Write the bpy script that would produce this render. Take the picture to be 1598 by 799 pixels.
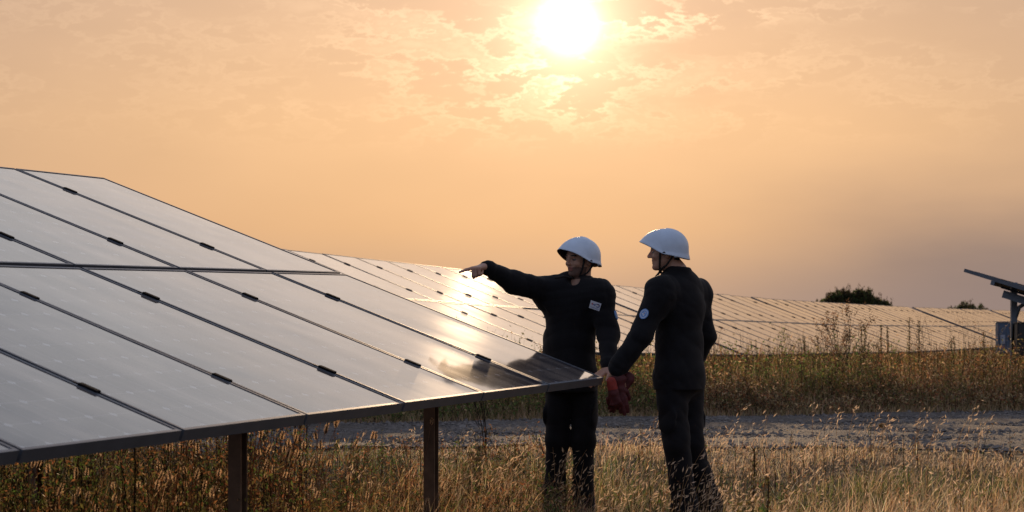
import bpy, math, random
import numpy as np
from mathutils import Vector, Matrix
R = math.radians
rng = np.random.default_rng(7)
random.seed(7)
for o in list(bpy.data.objects): bpy.data.objects.remove(o)
scene = bpy.context.scene
COL = scene.collection

# ------------------------------------------------------------------ camera
CAMH = 1.27
F_PX, HORIZON = 3200.0, 500.0                      # measured from the photograph (1598 px wide)
cd = bpy.data.cameras.new('camera'); cam = bpy.data.objects.new('camera', cd); COL.objects.link(cam)
cam.location = (0, 0, CAMH); cam.rotation_euler = (R(90), 0, 0)
cd.sensor_width = 36; cd.lens = F_PX/1598*36
cd.shift_y = (HORIZON-399.5)/1598
cd.clip_end = 6000; cd.clip_start = .1
cd.dof.use_dof = True; cd.dof.focus_distance = 12.9; cd.dof.aperture_fstop = 6.3
scene.camera = cam
scene.render.resolution_x = 1024; scene.render.resolution_y = 512
vs = scene.view_settings
vs.view_transform = 'Standard'; vs.look = 'None'; vs.exposure = 0.0; vs.gamma = 1; vs.use_curve_mapping = False

# ------------------------------------------------------------------ sky and sun
SUN_AZ, SUN_EL = 1.57, 8.2                         # degrees, azimuth to the right of +Y
sdir = Vector((math.sin(R(SUN_AZ))*math.cos(R(SUN_EL)), math.cos(R(SUN_AZ))*math.cos(R(SUN_EL)), math.sin(R(SUN_EL))))
sl = bpy.data.lights.new('sun', 'SUN'); so = bpy.data.objects.new('sun', sl); COL.objects.link(so)
sl.energy = 4.0; sl.angle = R(1.2); sl.color = (1.0, .68, .40)
so.rotation_euler = (-sdir).to_track_quat('-Z', 'Y').to_euler()

class NT:
    """small helper for building node trees"""
    def __init__(s, nt): s.nt = nt; s.n = nt.nodes; s.l = nt.links
    def new(s, t, **k):
        x = s.n.new(t)
        for a, b in k.items(): setattr(x, a, b)
        return x
    def put(s, sock, v):
        if isinstance(v, bpy.types.NodeSocket): s.l.new(v, sock)
        elif isinstance(v, bpy.types.Node): s.l.new(v.outputs[0], sock)
        else: sock.default_value = v
    def m(s, op, a, b=0.0, c=None, clamp=False):
        x = s.new('ShaderNodeMath', operation=op); x.use_clamp = clamp
        s.put(x.inputs[0], a); s.put(x.inputs[1], b)
        if c is not None: s.put(x.inputs[2], c)
        return x.outputs[0]
    def smooth(s, v, a, b, lo=0.0, hi=1.0):
        x = s.new('ShaderNodeMapRange', interpolation_type='SMOOTHSTEP')
        s.put(x.inputs[0], v); x.inputs[1].default_value = a; x.inputs[2].default_value = b
        x.inputs[3].default_value = lo; x.inputs[4].default_value = hi
        return x.outputs[0]
    def mix(s, f, a, b, mode='MIX'):
        x = s.new('ShaderNodeMix', data_type='RGBA', blend_type=mode)
        x.clamp_factor = mode == 'MIX'
        s.put(x.inputs[0], f)
        for i, v in ((6, a), (7, b)):
            if isinstance(v, tuple): v = tuple(v)+(1,)*(4-len(v))
            s.put(x.inputs[i], v)
        return x.outputs[2]
    def ramp(s, v, pts, interp='LINEAR'):
        x = s.new('ShaderNodeValToRGB'); x.color_ramp.interpolation = interp
        e = x.color_ramp.elements
        while len(e) < len(pts): e.new(.5)
        for el, (p, c) in zip(e, pts): el.position = p; el.color = (*c, 1) if len(c) == 3 else c
        s.put(x.inputs[0], v); return x.outputs[0]
    def noise(s, vec, scale, detail=4, rough=.55, dist=0.0):
        x = s.new('ShaderNodeTexNoise'); s.put(x.inputs['Vector'], vec)
        x.inputs['Scale'].default_value = scale; x.inputs['Detail'].default_value = detail
        x.inputs['Roughness'].default_value = rough; x.inputs['Distortion'].default_value = dist
        return x.outputs[0]
    def vec(s, x, y, z=0.0):
        c = s.new('ShaderNodeCombineXYZ'); s.put(c.inputs[0], x); s.put(c.inputs[1], y); s.put(c.inputs[2], z); return c.outputs[0]

world = bpy.data.worlds.new('World'); scene.world = world; world.use_nodes = True
w = NT(world.node_tree); w.n.clear()
tc = w.new('ShaderNodeTexCoord'); sp = w.new('ShaderNodeSeparateXYZ'); w.l.new(tc.outputs['Generated'], sp.inputs[0])
dx, dy, dz = sp.outputs
el = w.m('MULTIPLY', w.m('ARCSINE', dz), 57.2958)
az = w.m('MULTIPLY', w.m('ARCTAN2', dx, dy), 57.2958)
dot = w.new('ShaderNodeVectorMath', operation='DOT_PRODUCT'); w.l.new(tc.outputs['Generated'], dot.inputs[0]); dot.inputs[1].default_value = sdir
th = w.m('MULTIPLY', w.m('ARCCOSINE', w.m('MINIMUM', dot.outputs['Value'], .9999999)), 57.2958)
sky = w.new('ShaderNodeTexSky', sky_type='NISHITA'); sky.sun_disc = False
sky.sun_elevation = R(SUN_EL); sky.sun_rotation = R(SUN_AZ); sky.dust_density = 3; sky.air_density = 1.2
nish = w.mix(1.0, sky.outputs[0], (.012, .012, .013), 'MULTIPLY')
e01 = w.m('DIVIDE', w.m('MAXIMUM', el, 0.0), 60.0)
hz = w.ramp(e01, [(0, (.64, .43, .30)), (2.6/60, (.86, .515, .285)), (5.5/60, (.96, .585, .325)), (9/60, (.87, .56, .365)), (13/60, (1.75, 1.36, 1.08)),
                  (20/60, (1.02, 1.01, 1.03)), (30/60, (.36, .44, .58)), (1, (.32, .47, .78))])
back = w.ramp(e01, [(0, (.36, .43, .57)), (10/60, (.40, .55, .82)), (1, (.32, .49, .86))])
skyc = w.mix(w.smooth(th, 35, 120), hz, back)
skyc = w.mix(.25, skyc, nish)
# sideways falloff away from the sun
azo = w.m('SUBTRACT', az, SUN_AZ)
side = w.m('MAXIMUM', w.smooth(azo, -5, -34, 0, .5), w.smooth(azo, 4, 30, 0, .55))
skyc = w.mix(w.m('MULTIPLY', side, 1.0), skyc, (.30, .25, .24))
# murky bank low on the right
cv = w.vec(w.m('MULTIPLY', az, .10), w.m('MULTIPLY', el, .34))
nb = w.noise(cv, 1.3, 5, .5)
bank = w.m('MULTIPLY', w.smooth(azo, .5, 12), w.smooth(w.m('ADD', el, w.m('MULTIPLY', w.m('SUBTRACT', nb, .5), 2.6)), 5.8, -.2))
skyc = w.mix(w.m('MULTIPLY', bank, 1.0), skyc, (.25, .19, .172))
lowband = w.smooth(el, 2.6, -.5, 0, .38)
skyc = w.mix(w.m('MULTIPLY', lowband, w.smooth(azo, -16, 4)), skyc, (.42, .30, .25))
# broad darker / lighter patches
big = w.noise(w.vec(w.m('MULTIPLY', az, .08), w.m('MULTIPLY', el, .2), 3.0), 1.0, 4, .5)
mul = w.m('ADD', .86, w.m('MULTIPLY', big, .28))
skyc = w.mix(1.0, skyc, w.vec(mul, mul, mul), 'MULTIPLY')
# thin broken cloud sheet: mottles and silver edges
cu = w.vec(w.m('MULTIPLY', az, .42), w.m('MULTIPLY', el, 1.15), 1.7)
n1 = w.noise(cu, 1.35, 10, .66, .15)
n2 = w.noise(w.vec(w.m('MULTIPLY', az, .2), w.m('MULTIPLY', el, .7), 8.0), 1.0, 3, .5)
region = w.m('MULTIPLY', w.m('MULTIPLY', w.smooth(el, 4.2, 6.6), w.smooth(n2, .36, .54)), .85)
for ca_, ce_, ra_, re_, g_ in ((.9, 7.05, 1.7, .38, 1.5), (1.6, 6.3, 1.6, .5, 1.2), (4.9, 8.35, 2.3, .28, 1.3), (4.2, 8.0, 1.0, .2, .7), (-3.6, 8.3, 2.6, .7, .7), (-2.0, 6.6, 2.6, .9, .45), (.3, 5.7, 3.0, .5, .3)):
    d2 = w.m('ADD', w.m('POWER', w.m('DIVIDE', w.m('ABSOLUTE', w.m('SUBTRACT', az, ca_)), ra_), 2.0), w.m('POWER', w.m('DIVIDE', w.m('ABSOLUTE', w.m('SUBTRACT', el, ce_)), re_), 2.0))
    region = w.m('ADD', region, w.m('MULTIPLY', w.m('EXPONENT', w.m('MULTIPLY', d2, -1.0)), g_))
near = w.m('ADD', .085, w.m('MULTIPLY', w.m('EXPONENT', w.m('MULTIPLY', th, -.34)), .82))
blob = w.smooth(n1, .46, .70)
edge = w.m('MULTIPLY', w.smooth(n1, .47, .51), w.smooth(n1, .56, .52))
cl = w.m('MULTIPLY', region, w.m('ADD', w.m('MULTIPLY', blob, w.m('MULTIPLY', near, .65)), w.m('MULTIPLY', edge, w.m('MULTIPLY', near, .7))))
skyc = w.mix(w.m('MULTIPLY', cl, .75), skyc, (1.0, .74, .46), 'ADD')
shade = w.m('MULTIPLY', region, w.m('MULTIPLY', w.smooth(n1, .50, .36), .05))
skyc = w.mix(shade, skyc, (.55, .36, .25))
# sun glare through haze
g1 = w.m('MULTIPLY', w.m('EXPONENT', w.m('MULTIPLY', w.m('POWER', w.m('DIVIDE', th, .56), 2.0), -1.0)), 3.2)
g2 = w.m('MULTIPLY', w.m('EXPONENT', w.m('MULTIPLY', th, -.60)), .40)
g3 = w.m('MULTIPLY', w.m('EXPONENT', w.m('MULTIPLY', th, -.18)), .10)
skyc = w.mix(g1, skyc, (1, .93, .75), 'ADD')
skyc = w.mix(g2, skyc, (1, .74, .50), 'ADD')
gm = w.m('MULTIPLY', w.m('EXPONENT', w.m('MULTIPLY', w.m('POWER', w.m('DIVIDE', th, 1.5), 2.0), -1.0)), .55)
skyc = w.mix(gm, skyc, (1, .82, .52), 'ADD')
skyc = w.mix(g3, skyc, (.9, .42, .34), 'ADD')
bg = w.new('ShaderNodeBackground'); w.put(bg.inputs[0], skyc); bg.inputs[1].default_value = 1.0
out = w.new('ShaderNodeOutputWorld'); w.l.new(bg.outputs[0], out.inputs[0])

# ------------------------------------------------------------------ helpers
def pt(px, py, Y):
    """measuring aid: a point seen at (px, py) in the photograph that stands Y metres away"""
    return Vector(((px-799)/F_PX*Y, Y, CAMH-(py-HORIZON)/F_PX*Y))

def tag(o, label=None, cat=None, group=None, kind=None):
    if label: o['label'] = label
    if cat: o['category'] = cat
    if group: o['group'] = group
    if kind: o['kind'] = kind
    return o
def empty(name, loc):
    o = bpy.data.objects.new(name, None); COL.objects.link(o); o.location = loc; o.empty_display_size = .2; return o

class MB:
    def __init__(s): s.v = []; s.f = []; s.mi = []; s.sm = []
    def add(s, V, Fc, mi=0, smooth=False):
        b = len(s.v); s.v += [tuple(p) for p in V]
        for f in Fc: s.f.append(tuple(b+i for i in f)); s.mi.append(mi); s.sm.append(smooth)
    def box(s, c, size, M=None, mi=0, bev=0.0):
        hx, hy, hz_ = [q/2 for q in size]; c = Vector(c)
        if bev:
            pts = []
            for sx in (-1, 1):
                for sy in (-1, 1):
                    for sz in (-1, 1):
                        pts += [(sx*(hx-bev), sy*(hy-bev), sz*hz_), (sx*(hx-bev), sy*hy, sz*(hz_-bev)), (sx*hx, sy*(hy-bev), sz*(hz_-bev))]
            P = [Vector(p) for p in pts]
            ix = {(a, b, d): 3*(4*a+2*b+d) for a in (0, 1) for b in (0, 1) for d in (0, 1)}
            Fc = []
            def q(l): Fc.append(l)
            q([ix[0,0,1]+0, ix[1,0,1]+0, ix[1,1,1]+0, ix[0,1,1]+0]); q([ix[0,0,0]+0, ix[0,1,0]+0, ix[1,1,0]+0, ix[1,0,0]+0])
            q([ix[0,0,0]+1, ix[1,0,0]+1, ix[1,0,1]+1, ix[0,0,1]+1]); q([ix[0,1,0]+1, ix[0,1,1]+1, ix[1,1,1]+1, ix[1,1,0]+1])
            q([ix[0,0,0]+2, ix[0,0,1]+2, ix[0,1,1]+2, ix[0,1,0]+2]); q([ix[1,0,0]+2, ix[1,1,0]+2, ix[1,1,1]+2, ix[1,0,1]+2])
            for y in (0, 1):
                for z in (0, 1): q([ix[0,y,z]+0, ix[0,y,z]+1, ix[1,y,z]+1, ix[1,y,z]+0])
            for x in (0, 1):
                for z in (0, 1): q([ix[x,0,z]+0, ix[x,0,z]+2, ix[x,1,z]+2, ix[x,1,z]+0])
            for x in (0, 1):
                for y in (0, 1): q([ix[x,y,0]+1, ix[x,y,0]+2, ix[x,y,1]+2, ix[x,y,1]+1])
            for k, v0 in ix.items(): q([v0, v0+1, v0+2])
        else:
            P = [Vector((a*hx, b*hy, d*hz_)) for a in (-1, 1) for b in (-1, 1) for d in (-1, 1)]
            Fc = [(0,1,3,2), (4,6,7,5), (0,4,5,1), (2,3,7,6), (0,2,6,4), (1,5,7,3)]
        if M is not None: P = [M @ p for p in P]
        s.add([p+c for p in P], Fc, mi)
    def tube(s, pts, r, n=8, mi=0, cap=True):
        pts = [Vector(p) for p in pts]; rr = r if isinstance(r, (list, tuple)) else [r]*len(pts)
        V = []; Fc = []; up = None
        for i, p in enumerate(pts):
            t = (pts[min(i+1, len(pts)-1)]-pts[max(i-1, 0)]).normalized()
            if up is None: up = t.orthogonal().normalized()
            up = (up-t*up.dot(t)).normalized(); sd = t.cross(up)
            for k in range(n):
                a = 2*math.pi*k/n; V.append(p+(up*math.cos(a)+sd*math.sin(a))*rr[i])
        for i in range(len(pts)-1):
            for k in range(n): Fc.append((i*n+k, i*n+(k+1) % n, (i+1)*n+(k+1) % n, (i+1)*n+k))
        if cap: Fc.append(tuple(range(n))[::-1]); Fc.append(tuple((len(pts)-1)*n+k for k in range(n)))
        s.add(V, Fc, mi, True)
    def build(s, name, mats, parent=None, M=None):
        me = bpy.data.meshes.new(name); me.from_pydata(s.v, [], s.f)
        for m_ in (mats if isinstance(mats, (list, tuple)) else [mats]): me.materials.append(m_)
        me.polygons.foreach_set('material_index', s.mi); me.polygons.foreach_set('use_smooth', s.sm); me.update()
        import bmesh
        bm = bmesh.new(); bm.from_mesh(me); bmesh.ops.recalc_face_normals(bm, faces=bm.faces); bm.to_mesh(me); bm.free()
        o = bpy.data.objects.new(name, me); COL.objects.link(o)
        if parent: o.parent = parent
        if M is not None: o.matrix_local = M
        return o

def np_mesh(name, V, quads=None, tris=None, mats=None, parent=None, smooth=False, col=None, mi=None):
    me = bpy.data.meshes.new(name)
    V = np.asarray(V, np.float32)
    loops = []; tot = []
    if quads is not None and len(quads): loops.append(np.asarray(quads, np.int32).ravel()); tot.append(np.full(len(quads), 4, np.int32))
    if tris is not None and len(tris): loops.append(np.asarray(tris, np.int32).ravel()); tot.append(np.full(len(tris), 3, np.int32))
    L = np.concatenate(loops); T = np.concatenate(tot); S = np.concatenate([[0], np.cumsum(T)[:-1]]).astype(np.int32)
    me.vertices.add(len(V)); me.vertices.foreach_set('co', V.ravel())
    me.loops.add(len(L)); me.loops.foreach_set('vertex_index', L)
    me.polygons.add(len(T)); me.polygons.foreach_set('loop_start', S)
    try: me.polygons.foreach_set('loop_total', T)
    except Exception: pass
    for m_ in (mats if isinstance(mats, (list, tuple)) else [mats]): me.materials.append(m_)
    if mi is not None: me.polygons.foreach_set('material_index', np.asarray(mi, np.int32))
    me.polygons.foreach_set('use_smooth', np.full(len(T), smooth))
    if col is not None:
        a = me.color_attributes.new('Col', 'FLOAT_COLOR', 'POINT')
        c4 = np.ones((len(V), 4), np.float32); c4[:, :3] = col; a.data.foreach_set('color', c4.ravel())
    me.update(); me.validate()
    o = bpy.data.objects.new(name, me); COL.objects.link(o)
    if parent: o.parent = parent
    return o

def mat(name, base=(.5, .5, .5), rough=.6, metal=0.0, spec=.5, noise=None, bump=None, **k):
    m_ = bpy.data.materials.new(name); m_.use_nodes = True; t = NT(m_.node_tree)
    b = m_.node_tree.nodes['Principled BSDF']
    b.inputs['Base Color'].default_value = (*base, 1); b.inputs['Roughness'].default_value = rough
    b.inputs['Metallic'].default_value = metal; b.inputs['Specular IOR Level'].default_value = spec
    tcn = t.new('ShaderNodeTexCoord')
    if noise:
        sc, amt = noise
        n = t.noise(tcn.outputs['Object'], sc, 5, .6)
        lo = tuple(c*(1-amt) for c in base); hi = tuple(min(1, c*(1+amt)) for c in base)
        t.put(b.inputs['Base Color'], t.ramp(n, [(.3, lo), (.7, hi)]))
    if bump:
        sc, st, ds = bump
        n = t.noise(tcn.outputs['Object'], sc, 4, .6)
        bp = t.new('ShaderNodeBump'); bp.inputs['Strength'].default_value = st; bp.inputs['Distance'].default_value = ds
        t.put(bp.inputs['Height'], n); t.l.new(bp.outputs[0], b.inputs['Normal'])
    for a, v in k.items(): b.inputs[a.replace('_', ' ')].default_value = v
    return m_

# materials
M = {}
M['alu'] = mat('aluminium', (.11, .125, .15), .5, .5, noise=(6, .12))
M['alu_side'] = mat('frame_side', (.16, .155, .15), .5, .5, noise=(3, .2))
M['clamp'] = mat('black_clamp', (.006, .006, .007), .85, spec=.08)
M['steel'] = mat('post_steel', (.17, .105, .065), .65, .3, noise=(9, .35), bump=(40, .2, .002))
M['steel_blue'] = mat('galvanised', (.13, .16, .2), .5, .4, noise=(5, .2))
M['cloth'] = mat('navy_cloth', (.0050, .0050, .0068), .8, spec=.22, noise=(14, .25), bump=(60, .25, .003))
M['cloth'].node_tree.nodes['Principled BSDF'].inputs['Sheen Weight'].default_value = .06
M['boot'] = mat('boot_leather', (.012, .010, .009), .55, noise=(20, .3))
M['skin'] = mat('skin', (.46, .26, .18), .5, noise=(30, .08)); M['skin'].node_tree.nodes['Principled BSDF'].inputs['Subsurface Weight'].default_value = .08
M['stubble'] = mat('stubble', (.13, .075, .055), .7, noise=(200, .3))
M['hair'] = mat('dark_hair', (.018, .012, .009), .6, noise=(150, .3))
M['lips'] = mat('lips', (.27, .10, .08), .45)
M['eye'] = mat('eye', (.05, .035, .03), .2)
M['helmet'] = mat('helmet_white', (.57, .68, .82), .45, noise=(7, .10), bump=(30, .05, .002))
M['helmet_trim'] = mat('helmet_rim', (.02, .02, .022), .5)
M['strap'] = mat('strap_web', (.012, .010, .010), .8)
M['glove'] = mat('glove_maroon', (.075, .010, .012), .7, noise=(25, .35), bump=(70, .3, .003))
M['glove_red'] = mat('glove_red', (.27, .028, .018), .75, noise=(40, .3), bump=(90, .4, .002))
M['white'] = mat('patch_white', (.62, .66, .74), .7)
M['pblue'] = mat('patch_blue', (.02, .06, .30), .7)
M['plblue'] = mat('patch_light_blue', (.16, .33, .66), .7)
M['pred'] = mat('patch_red', (.5, .03, .05), .7)
M['pyel'] = mat('patch_yellow', (.6, .35, .04), .7)
M['bluebox'] = mat('box_blue', (.075, .12, .19), .5, noise=(6, .2))
M['blackbox'] = mat('box_dark', (.02, .022, .027), .5)
M['label'] = mat('label_grey', (.30, .36, .45), .5)

# photovoltaic glass with its cells, dust and dirt
def glass_mat(name, dust=.22, r0=.27, c0=.08, ior=1.65):
    m_ = bpy.data.materials.new(name); m_.use_nodes = True; t = NT(m_.node_tree)
    b = m_.node_tree.nodes['Principled BSDF']
    tcn = t.new('ShaderNodeTexCoord'); s_ = t.new('ShaderNodeSeparateXYZ'); t.l.new(tcn.outputs['Object'], s_.inputs[0])
    oi = t.new('ShaderNodeObjectInfo')
    X, Y_, _ = s_.outputs
    PX, PY = 1.05/6.32, 1.83/11.0
    def cellc(v, p):
        f = t.m('FRACT', t.m('DIVIDE', t.m('SUBTRACT', v, .026), p)); return t.m('MULTIPLY', t.m('ABSOLUTE', t.m('SUBTRACT', f, .5)), p)
    cx, cy = cellc(X, PX), cellc(Y_, PY)          # distance from the centre of a cell
    ex, ey = t.m('SUBTRACT', PX/2, cx), t.m('SUBTRACT', PY/2, cy)
    line = t.m('LESS_THAN', t.m('MINIMUM', ex, ey), .0016)
    dia = t.m('LESS_THAN', t.m('ADD', ex, ey), .020)
    bus = t.m('LESS_THAN', t.m('ABSOLUTE', t.m('SUBTRACT', cx, .026)), .0011)
    wh = t.m('MAXIMUM', t.m('MULTIPLY', line, .3), t.m('MAXIMUM', t.m('MULTIPLY', dia, .55), t.m('MULTIPLY', bus, .12)))
    col = t.mix(wh, (.010, .013, .028), (.50, .52, .56))
    off = t.m('MULTIPLY', oi.outputs['Random'], 37.0)
    vs_ = t.vec(t.m('ADD', t.m('MULTIPLY', X, 5.0), off), t.m('MULTIPLY', Y_, .8), off)
    streak = t.noise(vs_, 1.0, 6, .6, .3)
    blot = t.noise(t.vec(t.m('ADD', X, off), Y_, off), 2.2, 5, .6)
    dirt = t.m('MULTIPLY', t.m('ADD', t.m('MULTIPLY', t.smooth(streak, .35, .72), 1.0), t.m('MULTIPLY', t.smooth(blot, .35, .7), .55)), dust)
    col = t.mix(dirt, col, (.30, .25, .21))
    vor = t.new('ShaderNodeTexVoronoi', feature='F1'); t.put(vor.inputs['Vector'], t.vec(t.m('ADD', X, off), Y_, off)); vor.inputs['Scale'].default_value = 2.3
    spot = t.m('LESS_THAN', vor.outputs['Distance'], .022)
    col = t.mix(t.m('MULTIPLY', spot, .85), col, (.03, .02, .015))
    t.put(b.inputs['Base Color'], col)
    b.inputs['Specular IOR Level'].default_value = 0.0
    b.inputs['Roughness'].default_value = .9
    b.inputs['Coat Weight'].default_value = 1.0; b.inputs['Coat IOR'].default_value = ior
    t.put(b.inputs['Coat Roughness'], t.m('ADD', c0, t.m('ADD', t.m('MULTIPLY', blot, .02), t.m('MULTIPLY', streak, .03))))
    nb_ = t.noise(t.vec(t.m('ADD', X, off), Y_, off), 1.3, 2, .5)
    bp = t.new('ShaderNodeBump'); bp.inputs['Strength'].default_value = .25; bp.inputs['Distance'].default_value = .012
    t.put(bp.inputs['Height'], nb_); t.l.new(bp.outputs[0], b.inputs['Normal']); t.l.new(bp.outputs[0], b.inputs['Coat Normal'])
    return m_
M['glass'] = glass_mat('pv_glass', .36, .17, .020, 1.95)
M['glass_near'] = glass_mat('pv_glass_near', .60, .08, .038)

def leaf_mat(name, trans=.45, rough=.6):
    m_ = bpy.data.materials.new(name); m_.use_nodes = True; t = NT(m_.node_tree); nt = m_.node_tree
    b = nt.nodes['Principled BSDF']; o_ = nt.nodes['Material Output']
    a = t.new('ShaderNodeVertexColor'); a.layer_name = 'Col'
    t.l.new(a.outputs[0], b.inputs['Base Color']); b.inputs['Roughness'].default_value = rough; b.inputs['Specular IOR Level'].default_value = .3
    tr = t.new('ShaderNodeBsdfTranslucent'); t.l.new(t.mix(1.0, a.outputs[0], (1.05, 1.0, .92), 'MULTIPLY'), tr.inputs[0])
    mx = t.new('ShaderNodeMixShader'); mx.inputs[0].default_value = trans
    t.l.new(b.outputs[0], mx.inputs[1]); t.l.new(tr.outputs[0], mx.inputs[2]); t.l.new(mx.outputs[0], o_.inputs[0])
    return m_
M['grass'] = leaf_mat('grass_blades', .62)
M['husk'] = leaf_mat('oat_husk', .55, .45)
M['leaf'] = leaf_mat('weed_leaves', .55)

def gmat(name, c1, c2, c3, sc, bumpd):
    m_ = bpy.data.materials.new(name); m_.use_nodes = True; t = NT(m_.node_tree); b = m_.node_tree.nodes['Principled BSDF']
    g = t.new('ShaderNodeNewGeometry'); P_ = g.outputs['Position']
    n = t.noise(P_, sc, 8, .65); n2_ = t.noise(P_, sc*.08, 4, .5)
    c = t.ramp(n, [(.32, c1), (.5, c2), (.68, c3)])
    c = t.mix(t.m('MULTIPLY', n2_, .5), c, c1)
    t.put(b.inputs['Base Color'], c); b.inputs['Roughness'].default_value = .95; b.inputs['Specular IOR Level'].default_value = .15
    v = t.new('ShaderNodeTexVoronoi'); t.put(v.inputs['Vector'], P_); v.inputs['Scale'].default_value = sc*1.6
    bp = t.new('ShaderNodeBump'); bp.inputs['Strength'].default_value = .8; bp.inputs['Distance'].default_value = bumpd
    t.put(bp.inputs['Height'], t.m('ADD', n, t.m('MULTIPLY', v.outputs['Distance'], -.7))); t.l.new(bp.outputs[0], b.inputs['Normal'])
    return m_
M['soil'] = gmat('soil', (.035, .024, .014), (.085, .058, .032), (.15, .105, .06), 6, .03)
M['gravel'] = gmat('gravel', (.05, .045, .041), (.118, .106, .097), (.22, .20, .18), 17, .03)

# ------------------------------------------------------------------ terrain
def ss(x, a, b):
    t = np.clip((np.asarray(x, float)-a)/(b-a), 0, 1); return t*t*(3-2*t)
def zg(x, y):
    return .25*ss(y, 12.8, 16.5) - .66*ss(y, 27, 62)
def road_far(x): return 20.3+.37*(np.clip(x, -1.5, 7)+1.5)+.12*np.sin(x*1.7)
def road_near(x): return 16.4+.22*np.sin(x*.9+1)+.1*np.sin(x*2.9)

def sheet(name, xs, ys, off, m_, amp=0.0, clipf=None):
    X, Y = np.meshgrid(xs, ys)
    if clipf: lo, hi = clipf; t = (Y-Y.min())/(Y.max()-Y.min()); Y = lo(X)+(hi(X)-lo(X))*t
    Z = zg(X, Y)+off
    if amp: Z = Z+amp*(np.sin(X*3.1+np.sin(Y*2.3)*1.3)+np.sin(Y*4.7+X*1.1))*np.exp(-((Y-22)/12)**2)*(np.abs(X) < 25)
    V = np.stack([X, Y, Z], -1).reshape(-1, 3); nx = len(xs); ny = len(ys)
    i = np.arange(nx*ny).reshape(ny, nx)
    q = np.stack([i[:-1, :-1], i[:-1, 1:], i[1:, 1:], i[1:, :-1]], -1).reshape(-1, 4)
    o = np_mesh(name, V, quads=q, mats=m_, smooth=True); o['kind'] = 'structure'; return o
xs = np.concatenate([[-3000, -600, -120, -40], np.arange(-20, 30, .5), [40, 120, 600, 3000]])
ys = np.concatenate([[-200, -20, 0], np.arange(4, 80, .5), [100, 160, 300, 800, 3500]])
sheet('ground', xs, ys, 0.0, M['soil'])
sheet('gravel_track', np.concatenate([[-60, -30], np.arange(-15, 20, .18), [30, 60]]), np.linspace(0, 1, 60), .012, M['gravel'], .007, (road_near, road_far))
# loose stones on the track
def stones(n):
    base = np.array([(1,0,0), (-1,0,0), (0,1,0), (0,-1,0), (0,0,1), (0,0,-1)], float)
    T = np.array([(0,2,4), (2,1,4), (1,3,4), (3,0,4), (2,0,5), (1,2,5), (3,1,5), (0,3,5)])
    x = rng.uniform(-5.5, 7.5, n); f = rng.beta(1.0, 1.0, n); lo = road_near(x)-.25; hi = road_far(x)+.25; y = lo+(hi-lo)*f
    s = rng.gamma(1.8, .0058, n)+.005
    sc = s[:, None]*rng.uniform(.6, 1.3, (n, 3)); sc[:, 2] *= .5
    a = rng.uniform(0, 6.28, n); V = base[None]*sc[:, None, :]*rng.uniform(.75, 1.2, (n, 6, 1))
    c, s_ = np.cos(a)[:, None], np.sin(a)[:, None]
    Vx = V[..., 0]*c-V[..., 1]*s_; Vy = V[..., 0]*s_+V[..., 1]*c
    V = np.stack([Vx+x[:, None], Vy+y[:, None], V[..., 2]+(zg(x, y)+.012)[:, None]], -1)
    g = rng.uniform(.6, 1.35, (n, 1, 1)); col = np.array([.145, .130, .118])*g*np.ones((n, 6, 3))
    return V.reshape(-1, 3), (T[None]+6*np.arange(n)[:, None, None]).reshape(-1, 3), col.reshape(-1, 3)
m_st = bpy.data.materials.new('stone'); m_st.use_nodes = True; _t = NT(m_st.node_tree); _a = _t.new('ShaderNodeVertexColor'); _a.layer_name = 'Col'
_t.l.new(_a.outputs[0], m_st.node_tree.nodes['Principled BSDF'].inputs['Base Color']); m_st.node_tree.nodes['Principled BSDF'].inputs['Roughness'].default_value = .85
V, T, C = stones(22000)
tag(np_mesh('loose_gravel', V, tris=T, mats=m_st, col=C), 'loose grey stones scattered over the gravel track', 'gravel', kind='stuff')

# ------------------------------------------------------------------ solar tables
PW, PL, PITCH, GAPY = 1.05, 1.83, 1.05, .022
def frame_mb(w_, l_):
    mb = MB(); t = .016; hgt = .046
    # four rails with mitre-free butt joints; top face narrow and bright, outer faces darker
    mb.box((w_/2, t/2+.0, -hgt/2), (w_, t, hgt)); mb.box((w_/2, l_-t/2, -hgt/2), (w_, t, hgt))
    mb.box((t/2, l_/2, -hgt/2), (t, l_-2*t, hgt)); mb.box((w_-t/2, l_/2, -hgt/2), (t, l_-2*t, hgt))
    mb.box((w_/2, l_/2, -.012), (w_-2*t, l_-2*t, .004), mi=1)       # back sheet below the cells
    return mb
def glass_mb(w_, l_):
    mb = MB(); t = .0165
    mb.box((w_/2, l_/2, -.0055), (w_-2*t, l_-2*t, .005)); return mb
w_mod = PW-.022; l_mod = PL-.012
_f = frame_mb(w_mod, l_mod).build('solar_panel', [M['alu'], M['clamp']]); _g = glass_mb(w_mod, l_mod).build('glass', M['glass'])
mesh_frame, mesh_glass = _f.data, _g.data
mesh_glass_near = mesh_glass.copy(); mesh_glass_near.materials[0] = M['glass_near']
bpy.data.objects.remove(_f); bpy.data.objects.remove(_g)
cm = MB(); cm.box((0, 0, .000), (.032, .088, .011), bev=.003); cm.box((0, .065, -.008), (.010, .016, .012)); mesh_clamp_o = cm.build('clamp', M['clamp']); mesh_clamp = mesh_clamp_o.data; bpy.data.objects.remove(mesh_clamp_o)

def link(name, mesh, parent, Mx):
    o = bpy.data.objects.new(name, mesh); COL.objects.link(o); o.parent = parent; o.matrix_local = Mx; return o

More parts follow.
